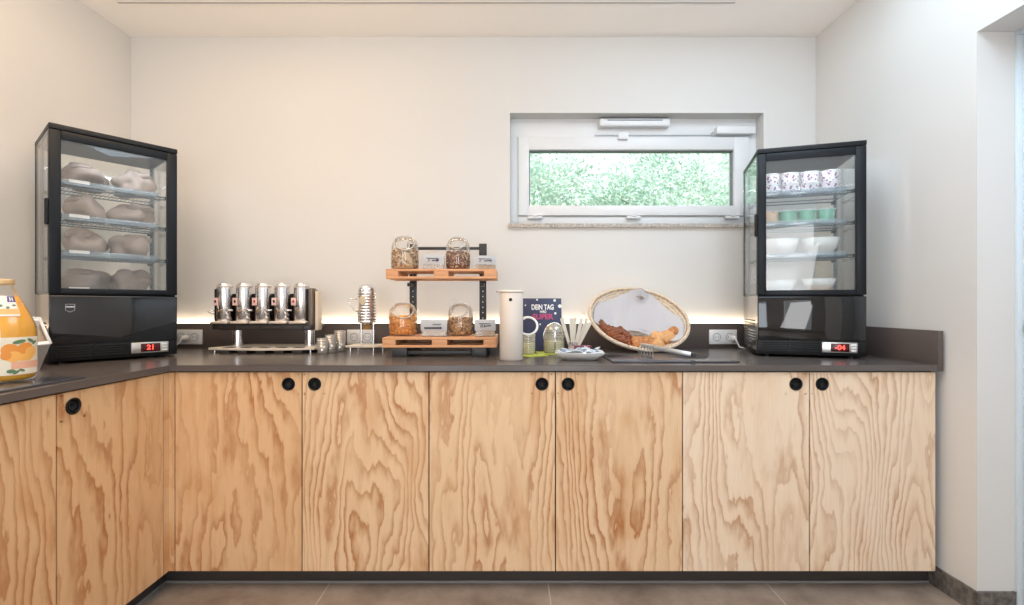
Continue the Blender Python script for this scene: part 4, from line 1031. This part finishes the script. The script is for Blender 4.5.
# ------------------------------------------------------------------ slate, basket, tongs
m = MB(); m.box(.418, .944, 1.966, 2.205, TOP+.0004, TOP+.0064, .0015)
tag(m.build('serving_slate', SLATE), 'flat dark slate board in front of the bread basket', 'slate board')
def basket():
    a, b, dep = .252, .188, .095
    C = Vector((PX(638.5, 2.49), 2.49, 1.078))
    n = Vector((0, -.80, .60)).normalized()           # opening direction
    ex = Vector((1, 0, 0)); ey = n.cross(ex).normalized()
    rot = Matrix((ex, ey, n)).transposed().to_4x4()
    M0 = Matrix.Translation(C) @ rot @ Matrix.Rotation(R(-13), 4, 'Z')
    t = thing('bread_basket', 'large oval woven basket tilted towards the room, holding bread and a cloth', 'basket'); t.matrix_world = M0
    def hh(q): return -dep*(1-min(q, 1)**2.6)
    bm = bmesh.new(); NR, NS = 22, 72
    def surf(off):
        rings = []
        for i in range(NR+1):
            q = i/NR
            rings.append([bm.verts.new(((a+off)*q*math.cos(2*PI*k/NS), (b+off)*q*math.sin(2*PI*k/NS), hh(q)-off*.9+.0012*math.sin(i*2.6+ (k % 2)*PI)*(q > .1))) for k in range(NS)] if i else [bm.verts.new((0, 0, hh(0)-off*.9))])
        for i in range(NR):
            A, B = rings[i], rings[i+1]
            for k in range(NS):
                j = (k+1) % NS
                if len(A) == 1: bm.faces.new((A[0], B[k], B[j]))
                else: bm.faces.new((A[k], B[k], B[j], A[j]))
        return rings[-1]
    r1 = surf(0); r2 = surf(.010)
    for k in range(NS): bm.faces.new((r1[k], r2[k], r2[(k+1) % NS], r1[(k+1) % NS]))
    bmesh.ops.recalc_face_normals(bm, faces=bm.faces)
    m = MB(); m.merge(bm, 0, None, True); m.build('woven_bowl', WICKER, t)
    m = MB()
    N = 200
    for ph in (0, PI):   # two plaited strands round the rim
        m.tube([((a+.004+.004*math.cos(i*2*PI*50/N+ph))*math.cos(2*PI*i/N), (b+.004+.004*math.cos(i*2*PI*50/N+ph))*math.sin(2*PI*i/N), .002+.004*math.sin(i*2*PI*50/N+ph)) for i in range(N)], .0065, 8, closed=True)
    m.build('plaited_rim', WICKER, t)
    # cloth
    bm = bmesh.new(); nu, nv = 60, 44; G = []
    for j in range(nv+1):
        v = j/nv; y = -.070 + v*(.180+.070)
        if v > .45: hw = .235*(1-((v-.45)/.55)*.80)
        else: hw = .235
        row = []
        for i in range(nu+1):
            u = -1+2*i/nu; x = hw*u
            yy = y + (.012*math.sin(u*5+1) if v < .1 else 0) - .02*abs(u)*(v < .5)
            if v < .5: yy -= .015*math.sin(u*3.0)*(.5-v)
            q = math.sqrt((x/a)**2+(yy/b)**2)
            k = 1 if q < .975 else .975/q
            x *= k; yy *= k; q = min(q, .975)
            z = hh(q)+.010 + .052*(1-q**2) + .006*noise.noise(Vector((x*18, yy*7, 2))) + .004*math.sin(x*60+yy*14)*(.4+.6*v)
            if v > .78: z += .022*math.exp(-((x)/.03)**2)*(v-.78)/.22
            row.append(bm.verts.new((x, yy, z)))
        G.append(row)
    for j in range(nv):
        for i in range(nu): bm.faces.new((G[j][i], G[j][i+1], G[j+1][i+1], G[j+1][i]))
    bmesh.ops.solidify(bm, geom=list(bm.faces), thickness=.0016)
    m = MB(); m.merge(bm, 0, None, True)
    o = thing('bread_cloth', 'white cloth spread over the bread inside the woven basket', 'cloth'); o.matrix_world = M0
    m.build('cloth_sheet', CLOTH, o)
    m = MB(); m.torus((0.006, .140, hh(.7)+.058), .010, .003, (0, .3, 1), 20, 6); m.blob((.006, .140, hh(.7)+.058), .006, .006, .003, 2); m.tube([(-.02, .142, hh(.7)+.056), (-.008, .146, hh(.7)+.060)], .002, 5)
    m.build('cloth_tag', P('tag_grey', (150, 132, 112), .6), o)
    # bread: pretzel rolls at the lower left, pale rolls at the lower right
    def place(o, x, y, z, rz_, lab, cat, grp):
        q = math.sqrt((x/a)**2+(y/b)**2)
        o.matrix_world = M0 @ Matrix.Translation((x, y, hh(q)+z)) @ Matrix.Rotation(R(rz_), 4, 'Z'); tag(o, lab, cat, grp)
    for k, (x, y, z, rz_, L, lab) in enumerate([(-.105, -.090, .046, -8, .050, 'dark brown pretzel pastry at the top left of the bread in the basket'),
                                    (-.135, -.108, .026, -36, .044, 'long dark pretzel pastry at the far left edge of the bread'),
                                    (-.075, -.135, .030, -24, .056, 'dark pretzel pastry lying lowest along the basket rim'),
                                    (-.060, -.098, .050, -40, .040, 'glossy dark pretzel pastry beside the pale rolls'),
                                    (-.175, -.075, .022, -50, .026, 'small dark pretzel pastry piece at the left end')]):
        m = MB(); n = 14
        for s in (-1, 1): m.tube([(-L+2*L*i/n, s*.009*math.sin(i*1.1), .008*math.cos(i*1.1)*s) for i in range(n+1)], .0105, 10)
        m.blob((0, 0, 0), L*.90, .019, .015, 4, 2.2, .35, 55, seed=k)
        place(m.build('pretzel_pastry', PRETZEL), x, y, z, rz_, lab, 'pastry', 'dark pastries in the basket')
    for k, (x, y, z, rx, ry, rz2, mat, lab) in enumerate([(.012, -.135, .030, .040, .032, 20, ROLLD, 'seeded light brown roll in the middle of the basket front'),
                                                 (.062, -.122, .036, .036, .032, 0, ROLLD, 'round seeded roll left of the golden rolls'),
                                                 (.108, -.088, .044, .034, .040, 70, ROLL, 'golden bread roll standing next to the seeded roll'),
                                                 (.105, -.128, .024, .040, .026, 15, ROLL, 'low golden bread roll close to the basket rim'),
                                                 (.156, -.068, .034, .038, .034, 30, ROLL, 'golden bread roll at the right end of the bread'),
                                                 (.185, -.030, .028, .030, .026, 50, ROLLD, 'small brown roll highest at the right of the basket')]):
        m = MB(); m.blob((0, 0, 0), rx, ry, .026, 4, 2.2, .16, 30, seed=k+20)
        place(m.build('bread_roll', mat), x, y, z, rz2, lab, 'bread roll', 'rolls in the basket')
basket()
def tongs():
    # two arms joined at the right end, comb-like head at the left
    p0 = Vector((PX(693, 2.03), 2.03, .935)); p1 = Vector((PX(642, 2.16), 2.15, .964))
    ax = (p1-p0).normalized(); L = (p1-p0).length
    side = ax.cross(Vector((0, 0, 1))).normalized(); up = side.cross(ax).normalized()
    M0 = Matrix((ax, side, up)).transposed().to_4x4(); M0.translation = p0
    t = thing('serving_tongs', 'long steel serving tongs with comb-like ends lying on the slate board', 'tongs'); t.matrix_world = M0
    for s in (-1, 1):
        m = MB(); M_ = Matrix.Rotation(s*R(2.2), 4, 'Z')
        m.box(0, L, s*.004-.0012 if s > 0 else -.0052, .0052 if s > 0 else -.0028, -.009, .009, .0008, 0, M_)
        m.box(L*.45, L, -.010, .010, .0075, .009, .0006, 0, M_ @ Matrix.Translation((0, s*.004, 0)))
        arm = m.build('arm', STEEL, t)
        m = MB()
        for k in range(5):
            xx = L-.052+k*.0135; y = s*.009
            m.tube([(xx, y, .004), (xx+.004, y+s*.010, -.006), (xx+.008, y+s*.012, -.024), (xx+.004, y+s*.004, -.040), (xx-.002, y-s*.001, -.046)], .0022, 6)
        m.box(L-.058, L+.008, s*.009-.003, s*.009+.003, .0, .008, .001)
        m.build('tines', STEEL, arm)
    MB().box(-.012, .008, -.010, .010, -.010, .010, .003).build('hinge_end', P('hinge_dark', (60, 60, 62), .4), t)
tongs()

# ------------------------------------------------------------------ light
w = bpy.data.worlds.new('World'); scene.world = w; w.use_nodes = True
bg = w.node_tree.nodes['Background']; bg.inputs[0].default_value = (.90, .96, 1.0, 1); bg.inputs[1].default_value = 1.9
def area(name, loc, rot, sx, sy, col, e, spread=None):
    l = bpy.data.lights.new(name, 'AREA'); l.shape = 'RECTANGLE'; l.size = sx; l.size_y = sy; l.color = col; l.energy = e
    if spread: l.spread = spread
    o = bpy.data.objects.new(name, l); COL.objects.link(o); o.location = loc; o.rotation_euler = rot
    return o
# daylight entering through the two tall windows behind the camera
area('daylight_left_window', (-1.0, -2.66, 1.25), (R(110), 0, R(-24)), 1.1, 2.1, (.84, .92, 1.0), 30)
area('daylight_right_window', (.75, -2.66, 1.25), (R(110), 0, R(24)), 1.0, 2.1, (.98, .96, .95), 36)
# warm ceiling lamp left; unseen fills added for the ceiling and cool right side
area('ceiling_fill_left', (-1.0, 1.0, 2.15), (PI, 0, 0), .7, .7, (1.0, .76, .52), 21)  # added warm fill, facing up to lift the ceiling
area('ceiling_fill_right', (.9, 1.0, 2.15), (PI, 0, 0), .7, .7, (.74, .88, 1.0), 14)  # added cool fill, facing up to lift the ceiling
area('ceiling_lamp_left', (-1.2, 1.2, 2.66), (0, 0, 0), 1.2, 1.8, (1.0, .72, .48), 20)
area('cool_fill_right', (1.0, 1.2, 2.66), (0, 0, 0), 1.0, 1.8, (.64, .83, 1.0), 25)  # added fill, cools the right wall and right end of the back wall
sun = bpy.data.lights.new('sun', 'SUN'); sun.energy = 3.0; sun.angle = R(3); sun.color = (1, .97, .9)
so = bpy.data.objects.new('sun', sun); COL.objects.link(so); so.rotation_euler = (R(42), 0, R(-38))

# ------------------------------------------------------------------ camera, view
cd = bpy.data.cameras.new('camera'); cam = bpy.data.objects.new('camera', cd); COL.objects.link(cam)
cam.location = (0, 0, CAMZ); cam.rotation_euler = (PI/2, 0, 0)
cd.sensor_width = 36; cd.lens = F/1024*36; cd.shift_y = 2.5/1024; cd.clip_start = .02; cd.clip_end = 200
scene.camera = cam
vs = scene.view_settings; vs.view_transform = 'Standard'; vs.look = 'None'; vs.gamma = 1; vs.use_curve_mapping = False; vs.exposure = -.17
